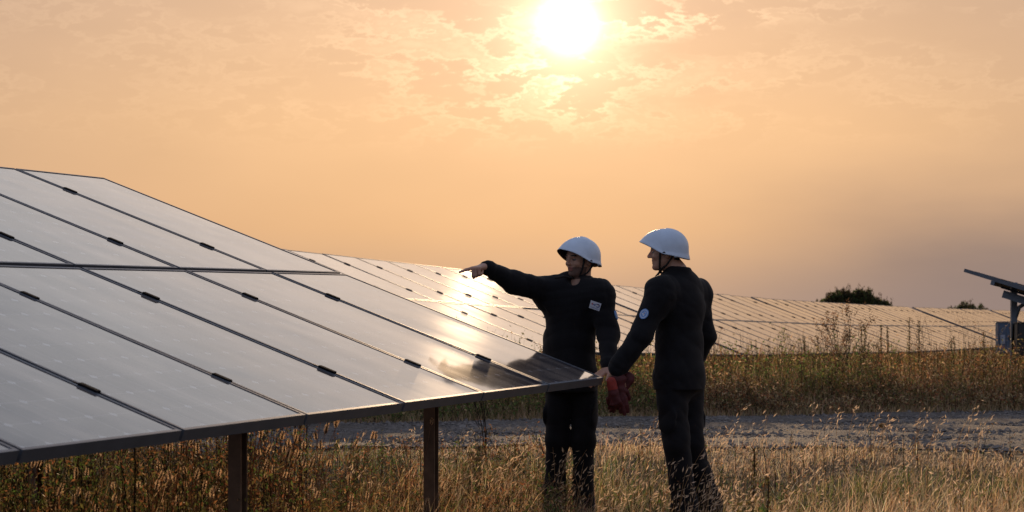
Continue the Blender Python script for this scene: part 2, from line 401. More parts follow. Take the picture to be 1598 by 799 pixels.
def table(name, label, corner, phi, T, g, n, back=False, post_at=(), post_w=.10, jit=.12, group='rows of solar tables', cl_fr=(.23, .77), rail=True, steel='steel', gl=None):
    """corner: lower corner of the table at its far (or near) end, modules run from there along +a"""
    a = Vector((math.sin(phi), math.cos(phi), g)).normalized()
    b = Vector((-math.cos(phi)*math.cos(T), math.sin(phi)*math.cos(T), math.sin(T))); b = (b-a*b.dot(a)).normalized()
    nrm = a.cross(b); 
    if nrm.z < 0: nrm = -nrm
    corner = Vector(corner)
    mid = corner+a*(n*PITCH/2)+b*(PL)
    base = Vector((mid.x, mid.y, float(zg(mid.x, mid.y))))
    root = empty(name, base); tag(root, label, 'solar table', group)
    Rm = Matrix((a, b, nrm)).transposed().to_4x4()
    rj = random.Random(int(abs(corner.x*1000)))
    def at(u, v, wz=0.0): return corner+a*u+b*v+nrm*wz-base
    for k in range(n):
        for r_ in (0, 1):
            j = Matrix.Rotation(R(rj.gauss(0, jit)), 4, 'X') @ Matrix.Rotation(R(rj.gauss(0, jit)), 4, 'Y')
            p = link('solar_panel', mesh_frame, root, Matrix.Translation(at(k*PITCH+.011, r_*(PL+GAPY)+.004)) @ Rm @ j)
            link('glass', gl or mesh_glass, p, Matrix.Identity(4))
    for k in range(1, n):
        for r_ in (0, 1):
            for fr in cl_fr:
                link('clamp', mesh_clamp, root, Matrix.Translation(at(k*PITCH, r_*(PL+GAPY)+fr*PL, .003)) @ Rm)
    W_ = n*PITCH
    # purlins along the row, rafters and posts beneath
    for fr in (.42, 1.42, 2.27, 3.27):
        mb = MB(); mb.box((W_/2, fr, -.075), (W_-.02, .05, .055)); o = mb.build('purlin', M[steel], root, Matrix.Translation(at(0, 0)) @ Rm)
    for u in post_at:
        mb = MB(); mb.box((u, 1.85, -.145), (.06, 3.1, .08)); mb.build('rafter', M[steel], root, Matrix.Translation(at(0, 0)) @ Rm)
        for v in (.36, 2.9):
            top = at(u, v, -.16); gx = top+base; zb = float(zg(gx.x, gx.y))-.3
            mb = MB(); h_ = gx.z-zb; ww = post_w*1.0
            Rz = Matrix.Rotation(-phi, 4, 'Z')
            # C-shaped section: web and two flanges
            mb.box((top.x, top.y, top.z-h_/2), (.008, ww, h_), Rz)
            for sg in (-1, 1):
                c_ = Rz @ Vector((.03, sg*(ww/2-.004), 0)); mb.box((top.x+c_.x, top.y+c_.y, top.z-h_/2), (.052, .008, h_), Rz)
            mb.build('post', M[steel], root)
    return root, at, Rm, base, a, b, nrm

# near table
phi_n, T_n, g_n = R(19.47), R(20.51), .0099
cn = Vector((.5614, 12.3835, CAMH-.3471))
a_n = Vector((math.sin(phi_n), math.cos(phi_n), g_n)).normalized()
NN = 10
b_n = Vector((-math.cos(phi_n)*math.cos(T_n), math.sin(phi_n)*math.cos(T_n), math.sin(T_n)))
def u_at(px):           # row coordinate of the front posts seen at px
    lo, hi = 0, NN*PITCH*1.2
    for _ in range(50):
        m_ = (lo+hi)/2; p = cn-a_n*(NN*PITCH)+a_n*m_+b_n*.36
        if 799+F_PX*p.x/p.y < px: lo = m_
        else: hi = m_
    return m_
ntab = table('solar_table', 'nearest large solar table filling the left foreground, its corner by the two workers', cn-a_n*(NN*PITCH), phi_n, T_n, g_n, NN,
             post_at=(u_at(381), u_at(681), u_at(381)-2.4), post_w=.062, jit=.06, gl=mesh_glass_near)
# front lip rail under the lower edge of the near table (the deep dark edge of the frames)

# far row of tables, one behind the other down the slope
phi_f, T_f = R(21.06), R(21.04)
def zfar(j): return CAMH-.4321-.0214*j+.000342*j*j-1.76e-6*j**3
def pfar(j): return Vector((.6343+1.05*j*math.sin(phi_f), 26.809+1.05*j*math.cos(phi_f), zfar(j)))
labels = ['far solar table glowing in the sun reflection below the pointing hand',
          'far solar table directly behind the right worker, next to the glowing one',
          'far solar table in mid row with the dry shrub standing before it',
          'far solar table along the far row, below the small dark skyline bush',
          'far solar table just left of the blue electrical box',
          'farthest solar table of the far row, showing behind the blue box']
for (j0, n), lb in zip([(-8.1, 17), (9.15, 16), (25.3, 17), (43.2, 17), (61.2, 17), (79.2, 12)], labels):
    p0, p1 = pfar(j0), pfar(j0+n)
    table('solar_table', lb, p0, phi_f, T_f, (p1.z-p0.z)/(n*1.05), n, post_at=[1.5+4.4*k for k in range(int(n/4.2))], jit=.10)

# table seen from its end at the right edge, with the boxes on its post
phi_r, T_r = R(19.8), R(18.0)
top_r = pt(1504, 418.5, 27.0)
b_r = Vector((-math.cos(phi_r)*math.cos(T_r), math.sin(phi_r)*math.cos(T_r), math.sin(T_r)))
c_r = top_r-b_r*(2*PL+GAPY)
rt = table('solar_table', 'solar table seen from its end at the right edge, above the blue box', c_r, phi_r, T_r, -.013, 12, post_at=(), jit=.05, steel='steel_blue')
root_r, at_r, Rm_r, base_r = rt[0], rt[1], rt[2], rt[3]
mb = MB()
mb.box((.25, 2.15, -.17), (.07, 1.95, .10)); mb.build('rafter', M['steel_blue'], root_r, Matrix.Translation(at_r(0, 0)) @ Rm_r)
mb = MB(); mb.box((.12, 2.6, -.09), (.2, 1.1, .03)); mb.build('end_rail', M['clamp'], root_r, Matrix.Translation(at_r(0, 0)) @ Rm_r)
pp = pt(1583, 470, 27.3); gz = float(zg(pp.x, pp.y))
mb = MB(); hh = pp.z-gz+.35
for (ox, oy, sx, sy) in ((0, 0, .075, .01), (-.035, .03, .01, .06), (.035, .03, .01, .06)):
    mb.box((pp.x-base_r.x+ox, pp.y-base_r.y+oy, gz-.3-base_r.z+hh/2+.1), (sx, sy, hh+.2))
mb.build('post', M['steel_blue'], root_r)
mb = MB(); q0 = pp-base_r; mb.tube([q0+Vector((.02, .02, -.22)), q0+Vector((.07, .02, -.08)), q0+Vector((.2, .02, .0)), q0+Vector((.42, .02, -.05))], .028, 8); mb.build('brace', M['steel_blue'], root_r)
# cable down the post
mb = MB(); mb.tube([q0+Vector((-.01, -.02, -.3)), q0+Vector((-.03, -.03, -.6)), q0+Vector((.0, -.03, -.9)), q0+Vector((.05, -.04, -1.1))], .012, 6); mb.build('cable', M['clamp'], root_r)
def ebox(x0, x1, y0, y1, Yd, m_, label, lab=None):
    p0 = pt(x0, y1, Yd); p1 = pt(x1, y0, Yd); w_ = p1.x-p0.x; h_ = p1.z-p0.z
    t = empty('junction_box', (p0.x+w_/2, Yd+.09, p0.z)); tag(t, label, 'electrical box', 'electrical boxes on the post')
    mb = MB(); mb.box((0, 0, h_/2), (w_, .16, h_), bev=.008); mb.build('case', m_, t)
    mb = MB(); mb.box((0, -.086, h_/2), (w_-.03, .012, h_-.03), bev=.003); d = mb.build('door', m_, t)
    mb = MB(); mb.box((w_*.38, -.097, h_*.5), (.012, .012, .05)); mb.build('latch', M['clamp'], d)
    mb = MB(); mb.box((0, 0, h_+.006), (w_+.03, .2, .01)); mb.build('rain_cap', m_, t)
    if lab:
        mb = MB(); mb.box((-.03*w_/.2, -.0935, h_*.46), (w_*.36, .003, h_*.28)); mb.build('label_plate', lab, t)
    return t
ebox(1558, 1577, 503, 552, 27.0, M['bluebox'], 'blue electrical box with a pale label hanging left of the post', M['label'])
ebox(1588, 1606, 504, 556, 27.05, M['blackbox'], 'dark electrical box right of the post at the photo edge')

# ------------------------------------------------------------------ people: smooth bodies grown from distance fields
class Field:
    def __init__(s, lo, hi, h):
        s.lo = np.array(lo, float); s.h = h; s.n = np.ceil((np.array(hi)-s.lo)/h).astype(int)+1
        s.F = np.full(s.n, .2, np.float32)
    def win(s, c0, c1, pad):
        a = np.clip(np.floor((np.minimum(c0, c1)-pad-s.lo)/s.h).astype(int), 0, s.n); b = np.clip(np.ceil((np.maximum(c0, c1)+pad-s.lo)/s.h).astype(int)+1, 0, s.n)
        if (b <= a).any(): return None, None
        g = [s.lo[i]+s.h*np.arange(a[i], b[i]) for i in range(3)]
        P = np.stack(np.meshgrid(*g, indexing='ij'), -1); return tuple(slice(a[i], b[i]) for i in range(3)), P
    def op(s, sl, d, k, mode):
        A = s.F[sl]
        if mode == 'u':
            if k > 0: h = np.clip(.5+.5*(A-d)/k, 0, 1); s.F[sl] = A*(1-h)+d*h-k*h*(1-h)
            else: s.F[sl] = np.minimum(A, d)
        else:
            if k > 0: h = np.clip(.5-.5*(A+d)/k, 0, 1); s.F[sl] = A*(1-h)+(-d)*h+k*h*(1-h)
            else: s.F[sl] = np.maximum(A, -d)
    def cap(s, a, b, r1, r2=None, k=.02, mode='u', sq=None):
        """tapered capsule; sq = (axis, factor) flattens it across that axis"""
        r2 = r1 if r2 is None else r2; a = np.array(a, float); b = np.array(b, float); m_ = max(r1, r2)*(1 if sq is None else max(1, 1/sq[1]))+k+.03
        sl, P = s.win(a, b, m_)
        if sl is None: return
        p = P-a; ba = b-a; L = max(ba@ba, 1e-9)
        t = np.clip((p@ba)/L, 0, 1)[..., None]; q = p-t*ba
        if sq is not None:
            ax = np.array(sq[0], float); ax /= np.linalg.norm(ax); c = (q@ax)[..., None]; q = q+ax*c*(sq[1]-1)
        d = np.linalg.norm(q, axis=-1)-(r1+(r2-r1)*t[..., 0])
        s.op(sl, d, k, mode)
    def ell(s, c, r, fr=None, k=.02, mode='u'):
        c = np.array(c, float); r = np.array(r, float); m_ = r.max()+k+.02
        sl, P = s.win(c, c, m_)
        if sl is None: return
        p = P-c
        if fr is not None: p = p@np.array(fr).T
        k0 = np.linalg.norm(p/r, axis=-1); k1 = np.linalg.norm(p/(r*r), axis=-1)+1e-9
        s.op(sl, k0*(k0-1)/k1, k, mode)
    def cut(s, c, nrm):
        """remove everything on the side nrm points to"""
        g = [s.lo[i]+s.h*np.arange(s.n[i]) for i in range(3)]
        nrm = np.array(nrm, float)/np.linalg.norm(nrm); c = np.array(c)
        d = (g[0][:, None, None]-c[0])*nrm[0]+(g[1][None, :, None]-c[1])*nrm[1]+(g[2][None, None, :]-c[2])*nrm[2]
        s.F = np.maximum(s.F, d.astype(np.float32))
    def folds(s, amp, freq, seed=0):
        r = np.random.default_rng(seed)
        g = [s.lo[i]+s.h*np.arange(s.n[i]) for i in range(3)]
        x, y, z = np.meshgrid(*g, indexing='ij')
        o = 0
        for i in range(5):
            d = r.normal(size=3); d /= np.linalg.norm(d); d[2] *= 1.3; q = d[0]*x+d[1]*y+d[2]*z
            d2 = r.normal(size=3); q2 = d2[0]*x+d2[1]*y+d2[2]*z
            o = o+(1-2*np.abs(np.sin(freq*.5*(1+.35*i)*(q+.045*np.sin(q2*freq*.4+i))))**.8)/(1+.4*i)
        s.F += (amp*o/2.2).astype(np.float32)
    def mesh(s):
        F, n = s.F, s.n; ins = F < 0; nc = n-1
        acc = np.zeros((int(np.prod(nc)), 3)); cnt = np.zeros(int(np.prod(nc))); quads = []
        for ax in range(3):
            A = [slice(None)]*3; B = [slice(None)]*3; A[ax] = slice(0, -1); B[ax] = slice(1, None)
            ia, ib = ins[tuple(A)], ins[tuple(B)]; e = np.argwhere(ia != ib); fa = F[tuple(A)][tuple(e.T)]; fb = F[tuple(B)][tuple(e.T)]
            t = fa/(fa-fb); pos = e.astype(float); pos[:, ax] += t; flip = ia[tuple(e.T)]
            o1, o2 = (ax+1) % 3, (ax+2) % 3
            ok = (e[:, o1] > 0) & (e[:, o2] > 0) & (e[:, o1] < nc[o1]) & (e[:, o2] < nc[o2]); e, pos, flip = e[ok], pos[ok], flip[ok]
            ids = []
            for d1, d2 in ((-1, -1), (0, -1), (0, 0), (-1, 0)):
                c = e.copy(); c[:, o1] += d1; c[:, o2] += d2; i = np.ravel_multi_index(c.T, nc); ids.append(i)
                for q in range(3): acc[:, q] += np.bincount(i, pos[:, q], len(cnt))
                cnt += np.bincount(i, minlength=len(cnt))
            Q = np.stack(ids, 1); Q[~flip] = Q[~flip][:, ::-1]; quads.append(Q)
        Q = np.concatenate(quads); used = np.unique(Q); rm = np.full(len(cnt), -1); rm[used] = np.arange(len(used))
        V = acc[used]/cnt[used][:, None]*s.h+s.lo
        return V, rm[Q]

def unit(v): v = np.array(v, float); return v/np.linalg.norm(v)
def headframe(f, up=(0, 0, 1), roll=0.0):
    f = unit(f); l = unit(np.cross(up, f)); u = np.cross(f, l)
    if roll: l, u = l*math.cos(roll)+u*math.sin(roll), u*math.cos(roll)-l*math.sin(roll)
    return f, l, u

def hand(F, wrist, d, palm, curls, thumb=(.5, .3), side=1, sc=1.0, spread=.05, fat=1.0):
    """wrist: point; d: direction of the hand; palm: the way the palm faces; curls: bend per finger (index first), radians
    side: +1 / -1 which way the index (thumb side) lies along cross(d, palm)"""
    d = unit(d); pn = unit(np.array(palm)-d*np.dot(palm, d)); lat = np.cross(d, pn)*side; w_ = np.array(wrist, float)
    F.cap(w_-d*.03, w_+d*.012, .026*sc, .027*sc, k=.015, sq=(pn, 1.35))
    lens = [.098, .106, .098, .078]; kn = [.088, .092, .088, .080]
    for i in range(4):
        off = (.030-.020*i)*sc; base = w_+lat*off*.55+d*.02*sc; k_ = w_+lat*off*1.05+d*kn[i]*sc
        F.cap(base, k_, .0145*sc, .0115*sc, k=.014)
        a = k_; ang = 0; L = lens[i]*sc
        for j, (fr, rr) in enumerate(((.45, .0095), (.30, .0085), (.25, .0072))):
            ang += curls[i]*(.9, 1.05, .75)[j]
            dv = unit(d*math.cos(ang)+pn*math.sin(ang)+lat*spread*(1.5-i)*math.cos(ang))
            b_ = a+dv*L*fr; F.cap(a, b_, (rr+.0008)*sc*fat, rr*sc*fat, k=.004); a = b_
    b0 = w_+lat*.016*sc+d*.018*sc; t1 = b0+unit(lat*.9+d*.75+pn*thumb[1])*.045*sc
    t2 = t1+unit(lat*(.45-thumb[0])+d*1.0+pn*(.25+thumb[0]*.8))*.034*sc; t3 = t2+unit(lat*(.2-thumb[0])+d*.9+pn*(.3+thumb[0]))*.026*sc
    F.cap(b0, t1, .016*sc, .0125*sc, k=.012); F.cap(t1, t2, .0115*sc, .0105*sc, k=.004); F.cap(t2, t3, .0102*sc, .0085*sc, k=.003)

def head(F, c, fr):
    f, l, u = fr; c = np.array(c, float)
    def p(a, b, d): return c+f*a+l*b+u*d
    E = np.array([f, l, u])
    F.ell(p(-.008, 0, .035), (.100, .078, .088), E, k=.02)
    F.ell(p(.026, 0, -.035), (.064, .060, .080), E, k=.025)
    F.cap(p(.010, .044, -.045), p(.055, .022, -.088), .020, .018, k=.025); F.cap(p(.010, -.044, -.045), p(.055, -.022, -.088), .020, .018, k=.025)
    F.ell(p(.070, 0, -.094), (.020, .022, .018), E, k=.014)
    F.cap(p(.080, -.034, .018), p(.080, .034, .018), .012, k=.014)
    for s_ in (-1, 1): F.ell(p(.092, .032*s_, -.002), (.016, .018, .012), E, k=.012, mode='s')
    F.cap(p(.088, 0, .008), p(.108, 0, -.026), .008, .0115, k=.010)
    for s_ in (-1, 1): F.ell(p(.098, .011*s_, -.030), (.010, .008, .007), E, k=.006)
    for s_ in (-1, 1):
        F.ell(p(.074, .032*s_, -.002), (.0125, .0135, .0115), E, k=.003)
        F.ell(p(.062, .045*s_, -.028), (.020, .018, .016), E, k=.02)
    F.cap(p(.083, -.017, -.054), p(.083, .017, -.054), .0068, k=.008); F.cap(p(.081, -.015, -.0665), p(.081, .015, -.0665), .0075, k=.008)
    F.ell(p(.094, 0, -.0603), (.012, .024, .0022), E, k=.003, mode='s')
    for s_ in (-1, 1):
        F.ell(p(-.008, .078*s_, -.010), (.019, .009, .032), E, k=.006)
        F.ell(p(-.004, .088*s_, -.008), (.010, .006, .018), E, k=.004, mode='s')

def smooth_mesh(name, F, mats, parent, base, matf=None):
    V, Q = F.mesh()
    mi = None
    if matf is not None: mi = matf(V[Q].mean(1))
    return np_mesh(name, V-np.array(base), quads=Q, mats=mats, parent=parent, smooth=True, mi=mi)

def build_helmet(parent, base, c, fr, hs=1.0):
    """c: centre of the skull; shell with a pointed front peak, crest and low nape"""
    f, l, u = [Vector(q) for q in fr]; c = Vector(c)-Vector(base)
    nt_, ns = 72, 26
    def shell(off):
        V = []
        for j in range(ns+1):
            for i in range(nt_):
                a = 2*math.pi*i/nt_; ca, sa = math.cos(a), math.sin(a)
                fwd = max(0, ca); bk = max(0, -ca)
                Rf = .155*fwd**1.5+.148*(1-fwd**1.5) if ca > 0 else .140
                # plan radius: an oval longer front-back
                rx = (.160 if ca > 0 else .138); ry = .118
                rad = 1/math.sqrt((ca/rx)**2+(sa/ry)**2)+off
                H = .128+off+(.032*(1-fwd**1.2) if ca > 0 else .032+.034*bk**1.3)-.052*fwd**1.6
                e = 1.0-.30*fwd**2.2-.02*abs(sa)
                t = j/ns*e*math.pi/2; q_ = j/ns
                rr = rad*(math.sin(t)/math.sin(e*math.pi/2))**.93; hh_ = H*(1-math.cos(t))/(1-math.cos(e*math.pi/2))
                Hd = min(H, .118); sk = .66; tb = min(1, q_/sk)*math.pi/2      # dome, then a near vertical skirt
                rb = rad*math.sin(tb)*(.985+.015*q_); hb = Hd*(1-math.cos(tb))+(H-Hd)*max(0, (q_-sk)/(1-sk))
                k_ = min(1, max(0, (ca-.05)/.6)); k_ = k_*k_*(3-2*k_)
                rr = rr*k_+rb*(1-k_); hh_ = hh_*k_+hb*(1-k_)
                # gentle outward lip near the rim, crest along the top
                if j > ns-4: rr += .0015*(j-ns+4)
                z = .128+off-hh_
                crest = .006*math.exp(-(rr*sa/.012)**2)*(1 if ca < .2 else .6)
                V.append(c+f*(rr*ca)+l*(rr*sa)+u*(z+crest+.012))
        return V
    vo, vi = shell(0.0), shell(-.007); n = len(vo); Fc = []; mi = []
    for j in range(ns):
        for i in range(nt_):
            k = (i+1) % nt_
            Fc.append((j*nt_+i, j*nt_+k, (j+1)*nt_+k, (j+1)*nt_+i)); mi.append(0)
            Fc.append((n+j*nt_+i, n+(j+1)*nt_+i, n+(j+1)*nt_+k, n+j*nt_+k)); mi.append(1)
    for i in range(nt_):
        k = (i+1) % nt_; a = ns*nt_; Fc.append((a+i, a+k, n+a+k, n+a+i)); mi.append(1)
    me = bpy.data.meshes.new('helmet'); me.from_pydata([tuple(v) for v in vo+vi], [], Fc)
    me.materials.append(M['helmet']); me.materials.append(M['helmet_trim']); me.polygons.foreach_set('material_index', mi)
    me.polygons.foreach_set('use_smooth', [True]*len(Fc)); me.update()
    import bmesh
    bm = bmesh.new(); bm.from_mesh(me); bmesh.ops.remove_doubles(bm, verts=bm.verts, dist=.0002); bmesh.ops.recalc_face_normals(bm, faces=bm.faces); bm.to_mesh(me); bm.free()
    o = bpy.data.objects.new('helmet', me); COL.objects.link(o); o.parent = parent
    for sg in (-1, 1):
        p = c+f*.010+l*(.116*sg)+u*(-.012); mb = MB(); mb.tube([p-l*sg*.004, p+l*sg*.006], [.011, .010], 12); mb.build('side_button', M['helmet_trim'], o)
    # raised band round the nape
    mb = MB(); pts = []
    for i in range(13):
        a = R(115+130*i/12); ca, sa = math.cos(a), math.sin(a); rad = 1/math.sqrt((ca/.1385)**2+(sa/.1185)**2)+.0005
        pts.append(c+f*(rad*ca)+l*(rad*sa)+u*(-.035))
    mb.tube(pts, .0035, 6); mb.build('nape_band', M['helmet'], o)
    return o

def strap(helmet, base, c, fr, dangle):
    f, l, u = [Vector(q) for q in fr]; c = Vector(c)-Vector(base)
    def p(a, b, d): return c+f*a+l*b+u*d
    mb = MB()
    for sg in (-1, 1):
        mb.tube([p(.035, .080*sg, .03), p(.036, .078*sg, -.02), p(.040, .064*sg, -.07), p(.042, .035*sg, -.108), p(.044, 0, -.122)], .0065, 6)
        mb.tube([p(-.06, .084*sg, .0), p(-.035, .080*sg, -.04), p(.0, .070*sg, -.085), p(.04, .045*sg, -.112)], .006, 6)
    mb.tube([p(.03, .0, -.120), p(.05, .0, -.120)], .013, 8)
    mb.tube([p(.044, 0, -.122)]+[c+Vector(d) for d in dangle], .0075, 6)
    mb.build('chin_strap', M['strap'], helmet)

def V3(px, py, Y): return np.array(pt(px, py, Y))
def man(label, J, headc, hf, hroll, feet, lean, hands, beard, dangle, seed):
    """J: joints in world space. Body first, then the clothes as children."""
    base = np.array([(J['anL'][0]+J['anR'][0])/2, (J['anL'][1]+J['anR'][1])/2, 0.0]); base[2] = float(zg(base[0], base[1]))
    fr = headframe(hf, roll=hroll); f, l, u = fr
    allp = np.array([v for k, v in J.items() if np.ndim(v) == 1 and k != 'face']+[headc]+[h['tip'] for h in hands])
    lo = allp.min(0)-.19; hi = allp.max(0)+.2; lo[2] = base[2]-.01
    sh = unit(J['shL']-J['shR']); front = unit(np.cross(sh, (0, 0, 1)))*-1.0
    if front@np.array(J['face']) < 0: front = -front
    # ---- the body
    B = Field(lo, hi, .0046)
    nb = J['neck']; hc = np.array(headc)
    B.cap(hc-f*.022-u*.05, nb, .054, .062, k=.03)
    B.cap(nb, J['chest'], .07, .11, k=.04, sq=(front, 1.2)); B.cap(J['chest'], J['pelvis'], .12, .125, k=.05, sq=(front, 1.25))
    for s_ in 'LR':
        B.cap(nb-np.array([0, 0, .04]), J['sh'+s_], .05, .055, k=.03)
        B.cap(J['sh'+s_], J['el'+s_], .05, .036, k=.02); B.cap(J['el'+s_], J['wr'+s_], .038, .025, k=.01)
        B.cap(J['hip'+s_], J['kn'+s_], .080, .052, k=.03); B.cap(J['kn'+s_], J['an'+s_], .052, .036, k=.02)
        ft = J['an'+s_]*1.0; tz = base[2]+.03; toe = np.array([ft[0], ft[1], tz])+np.array(feet[s_])*.15
        B.cap((ft[0], ft[1], tz+.01), toe, .034, .03, k=.02)
    head(B, hc, fr)
    for h in hands: hand(B, J['wr'+h['s']], h['d'], h['palm'], h['curls'], h.get('thumb', (.5, .3)), h.get('side', 1), h.get('sc', 1.0))
    def matf(C):
        q = (C-hc)@np.array([f, l, u]).T; mi = np.zeros(len(C), int); ish = (np.linalg.norm(q, axis=1) < .17)
        a, b, d = q[:, 0], np.abs(q[:, 1]), q[:, 2]
        hairm = ish & (d > -.055) & (a < -.03+.25*np.maximum(0, d)) & ((d > -.03) | (a < -.05)) & ~((b > .070) & (a > -.03) & (d < .03)); mi[hairm] = 2
        mi[ish & (d > .06)] = 2
        if beard: mi[ish & (d < -.048) & (d > -.125) & (a > .0) & ~((d > -.045) & (a > .085))] = 1
        mi[ish & (a > .078) & (b < .022) & (d < -.047) & (d > -.074)] = 3
        mi[ish & (a > .070) & (b > .018) & (b < .046) & (d > -.007) & (d < .004)] = 4
        mi[ish & (a > .070) & (b > .014) & (b < .05) & (d > .018) & (d < .027)] = 2
        return mi
    root = smooth_mesh('person', B, [M['skin'], M['stubble'], M['hair'], M['lips'], M['eye']], None, base, matf)
    root.location = base; tag(root, label, 'person', 'workers in navy overalls')
    # ---- jacket
    K = Field(lo, hi, .0062)
    neck0 = nb+np.array([0, 0, -.005])
    K.cap(J['chest']+np.array([0, 0, .10]), J['chest'], .125, J.get('tw', .158), k=.05, sq=(front, 1.28))
    K.cap(J['chest'], J['waist'], J.get('tw', .158), .156, k=.06, sq=(front, 1.25)); K.cap(J['waist'], J['pelvis']+np.array([0, 0, -.0]), .156, .172, k=.05, sq=(front, 1.22))
    for s_ in 'LR':
        shp = J['sh'+s_]; wr = J['wr'+s_]; e_ = J['el'+s_]
        K.cap(nb+np.array([0, 0, -.035]), shp+np.array([0, 0, .004]), .062, .072, k=.06); K.cap(J['chest']+np.array([0, 0, .05]), shp-np.array([0, 0, .05]), .12, .085, k=.05, sq=(front, 1.25))
        K.cap(shp, e_, .079, J.get('sleeve', .062), k=.045); fw = wr+(e_-wr)*.08
        K.cap(e_, fw, J.get('sleeve', .062), J.get('cuff', .047), k=.03)
        K.cap(fw+(e_-wr)*.03, fw-(e_-wr)*.015, J.get('cuff', .047)+.004, J.get('cuff', .047)-.004, k=.008)
        # chest pocket flaps
        c_ = J['chest']+sh*(.085 if s_ == 'L' else -.085)+front*.118+np.array([0, 0, .005]); K.ell(c_, (.055, .012, .05), np.array([sh, front, (0, 0, 1)]), k=.012)
    K.cap(J['shL']+np.array([0, 0, -.01]), J['shR']+np.array([0, 0, -.01]), .088, .088, k=.05)
    K.cap(J['pelvis']+np.array([0, 0, -.02]), J['pelvis']+np.array([0, 0, -.10]), .172, .174, k=.03, sq=(front, 1.2))
    # collar
    for i in range(32):
        a = i/32*2*math.pi; dirv = sh*math.cos(a)+front*math.sin(a)
        opening = max(0, math.sin(a))**6
        p0 = nb+dirv*.070+np.array([0, 0, -.045-.02*max(0, math.sin(a))]); p1 = nb+dirv*(.073+.02*max(0, math.sin(a)))+np.array([0, 0, .028-.045*max(0, math.sin(a))])
        K.cap(p0, p1, .018, .010, k=.014)
    K.cap(nb+front*.02, nb+np.array([0, 0, .12])-front*.0, .056, .060, k=.006, mode='s')
    K.cap(nb+front*.05+np.array([0, 0, -.01]), nb+front*.13+np.array([0, 0, .03]), .03, .05, k=.01, mode='s')
    K.folds(.0062, 30, seed)
    jb = J['pelvis']+np.array([0, 0, -J.get('hem', .09)])
    K.cut(jb, (0, 0, -1))
    jk = smooth_mesh('jacket', K, [M['cloth']], root, base)
    # front placket and buttons / collar studs
    # ---- trousers
    Tt = Field(lo, hi, .0062)
    Tt.ell(J['pelvis']+np.array([0, 0, -.02]), (.165, .128, .15), np.array([sh, front, (0, 0, 1)]), k=.04)
    for s_ in 'LR':
        tr = J.get('tr', .95); Tt.cap(J['hip'+s_], J['kn'+s_], .100*tr, .083*tr, k=.03); Tt.cap(J['kn'+s_], J['an'+s_]+np.array([0, 0, .0]), .080*tr, .076*tr, k=.03)
        Tt.cap(J['an'+s_]+np.array([0, 0, .06]), J['an'+s_]+np.array([0, 0, .01]), .078, .080, k=.02)
        side_ = sh if s_ == 'L' else -sh; mid_ = J['hip'+s_]*.42+J['kn'+s_]*.58; Tt.ell(mid_+side_*.082*tr, (.014, .065, .085), np.array([side_, np.cross(side_, (0, 0, 1)), (0, 0, 1)]), k=.012)
    Tt.folds(.0068, 24, seed+3)
    Tt.cut((0, 0, base[2]+.045), (0, 0, -1)); Tt.cut(J['pelvis']+np.array([0, 0, .10]), (0, 0, 1))
    smooth_mesh('trousers', Tt, [M['cloth']], root, base)
    for s_ in 'LR':
        an = J['an'+s_]; fd = np.array(unit(feet[s_])); g0 = np.array([an[0], an[1], base[2]])
        Bt = Field(g0-.24, g0+.28, .006)
        Bt.cap(g0+np.array([0, 0, .05]), g0+np.array([0, 0, .16]), .052, .054, k=.02); Bt.cap(g0-fd*.045+np.array([0, 0, .042]), g0+fd*.17+np.array([0, 0, .036]), .042, .040, k=.03)
        Bt.cut((0, 0, base[2]+.003), (0, 0, -1)); smooth_mesh('boot', Bt, [M['boot']], root, base)
    hm = build_helmet(root, base, hc, fr); strap(hm, base, hc, fr, dangle)
    return root, jk, base, sh, front

YA = 13.1; YB = 12.6
JA = dict(face=(-.2, -1, 0), neck=V3(904, 441, YA), chest=V3(894, 478, YA), waist=V3(888, 535, YA), pelvis=V3(889, 582, YA),
          shL=V3(935, 458, YA-.10), elL=V3(950, 521, YA-.16), wrL=V3(949, 575, 12.72),
          shR=V3(856, 454, YA+.02), elR=V3(802, 440, YA-.17), wrR=V3(757, 416, YA-.36),
          hipR=V3(872, 590, YA), hipL=V3(912, 590, YA), knR=V3(869, 688, YA-.03), knL=V3(911, 688, YA-.05),
          anR=V3(865, 786, YA), anL=V3(909, 788, YA-.02), sleeve=.067, cuff=.043, hem=.12, tw=.172, tr=.84)
pA, jkA, baseA, shA, frA = man('worker in navy overalls and white helmet pointing left with outstretched arm beside the solar table', JA,
    V3(906, 404.5, YA-.02), (-.80, -.60, -.03), -.04, {'L': (.1, -1, 0), 'R': (-.35, -1, 0)}, 0,
    [dict(s='R', d=(-.66, -.66, -.14), palm=(.06, .10, -1), curls=(.07, 1.5, 1.55, 1.55), thumb=(.9, .55), side=-1, sc=1.0, tip=V3(722, 419, YA-.5)),
     dict(s='L', d=(-.62, -.55, -.42), palm=(.1, .1, -1), curls=(.12, .15, .18, .22), thumb=(.1, .2), side=1, tip=V3(915, 592, 12.4))],
    True, [(-.07, -.07, -.118), (-.11, -.10, -.112), (-.165, -.14, -.122)], 3)

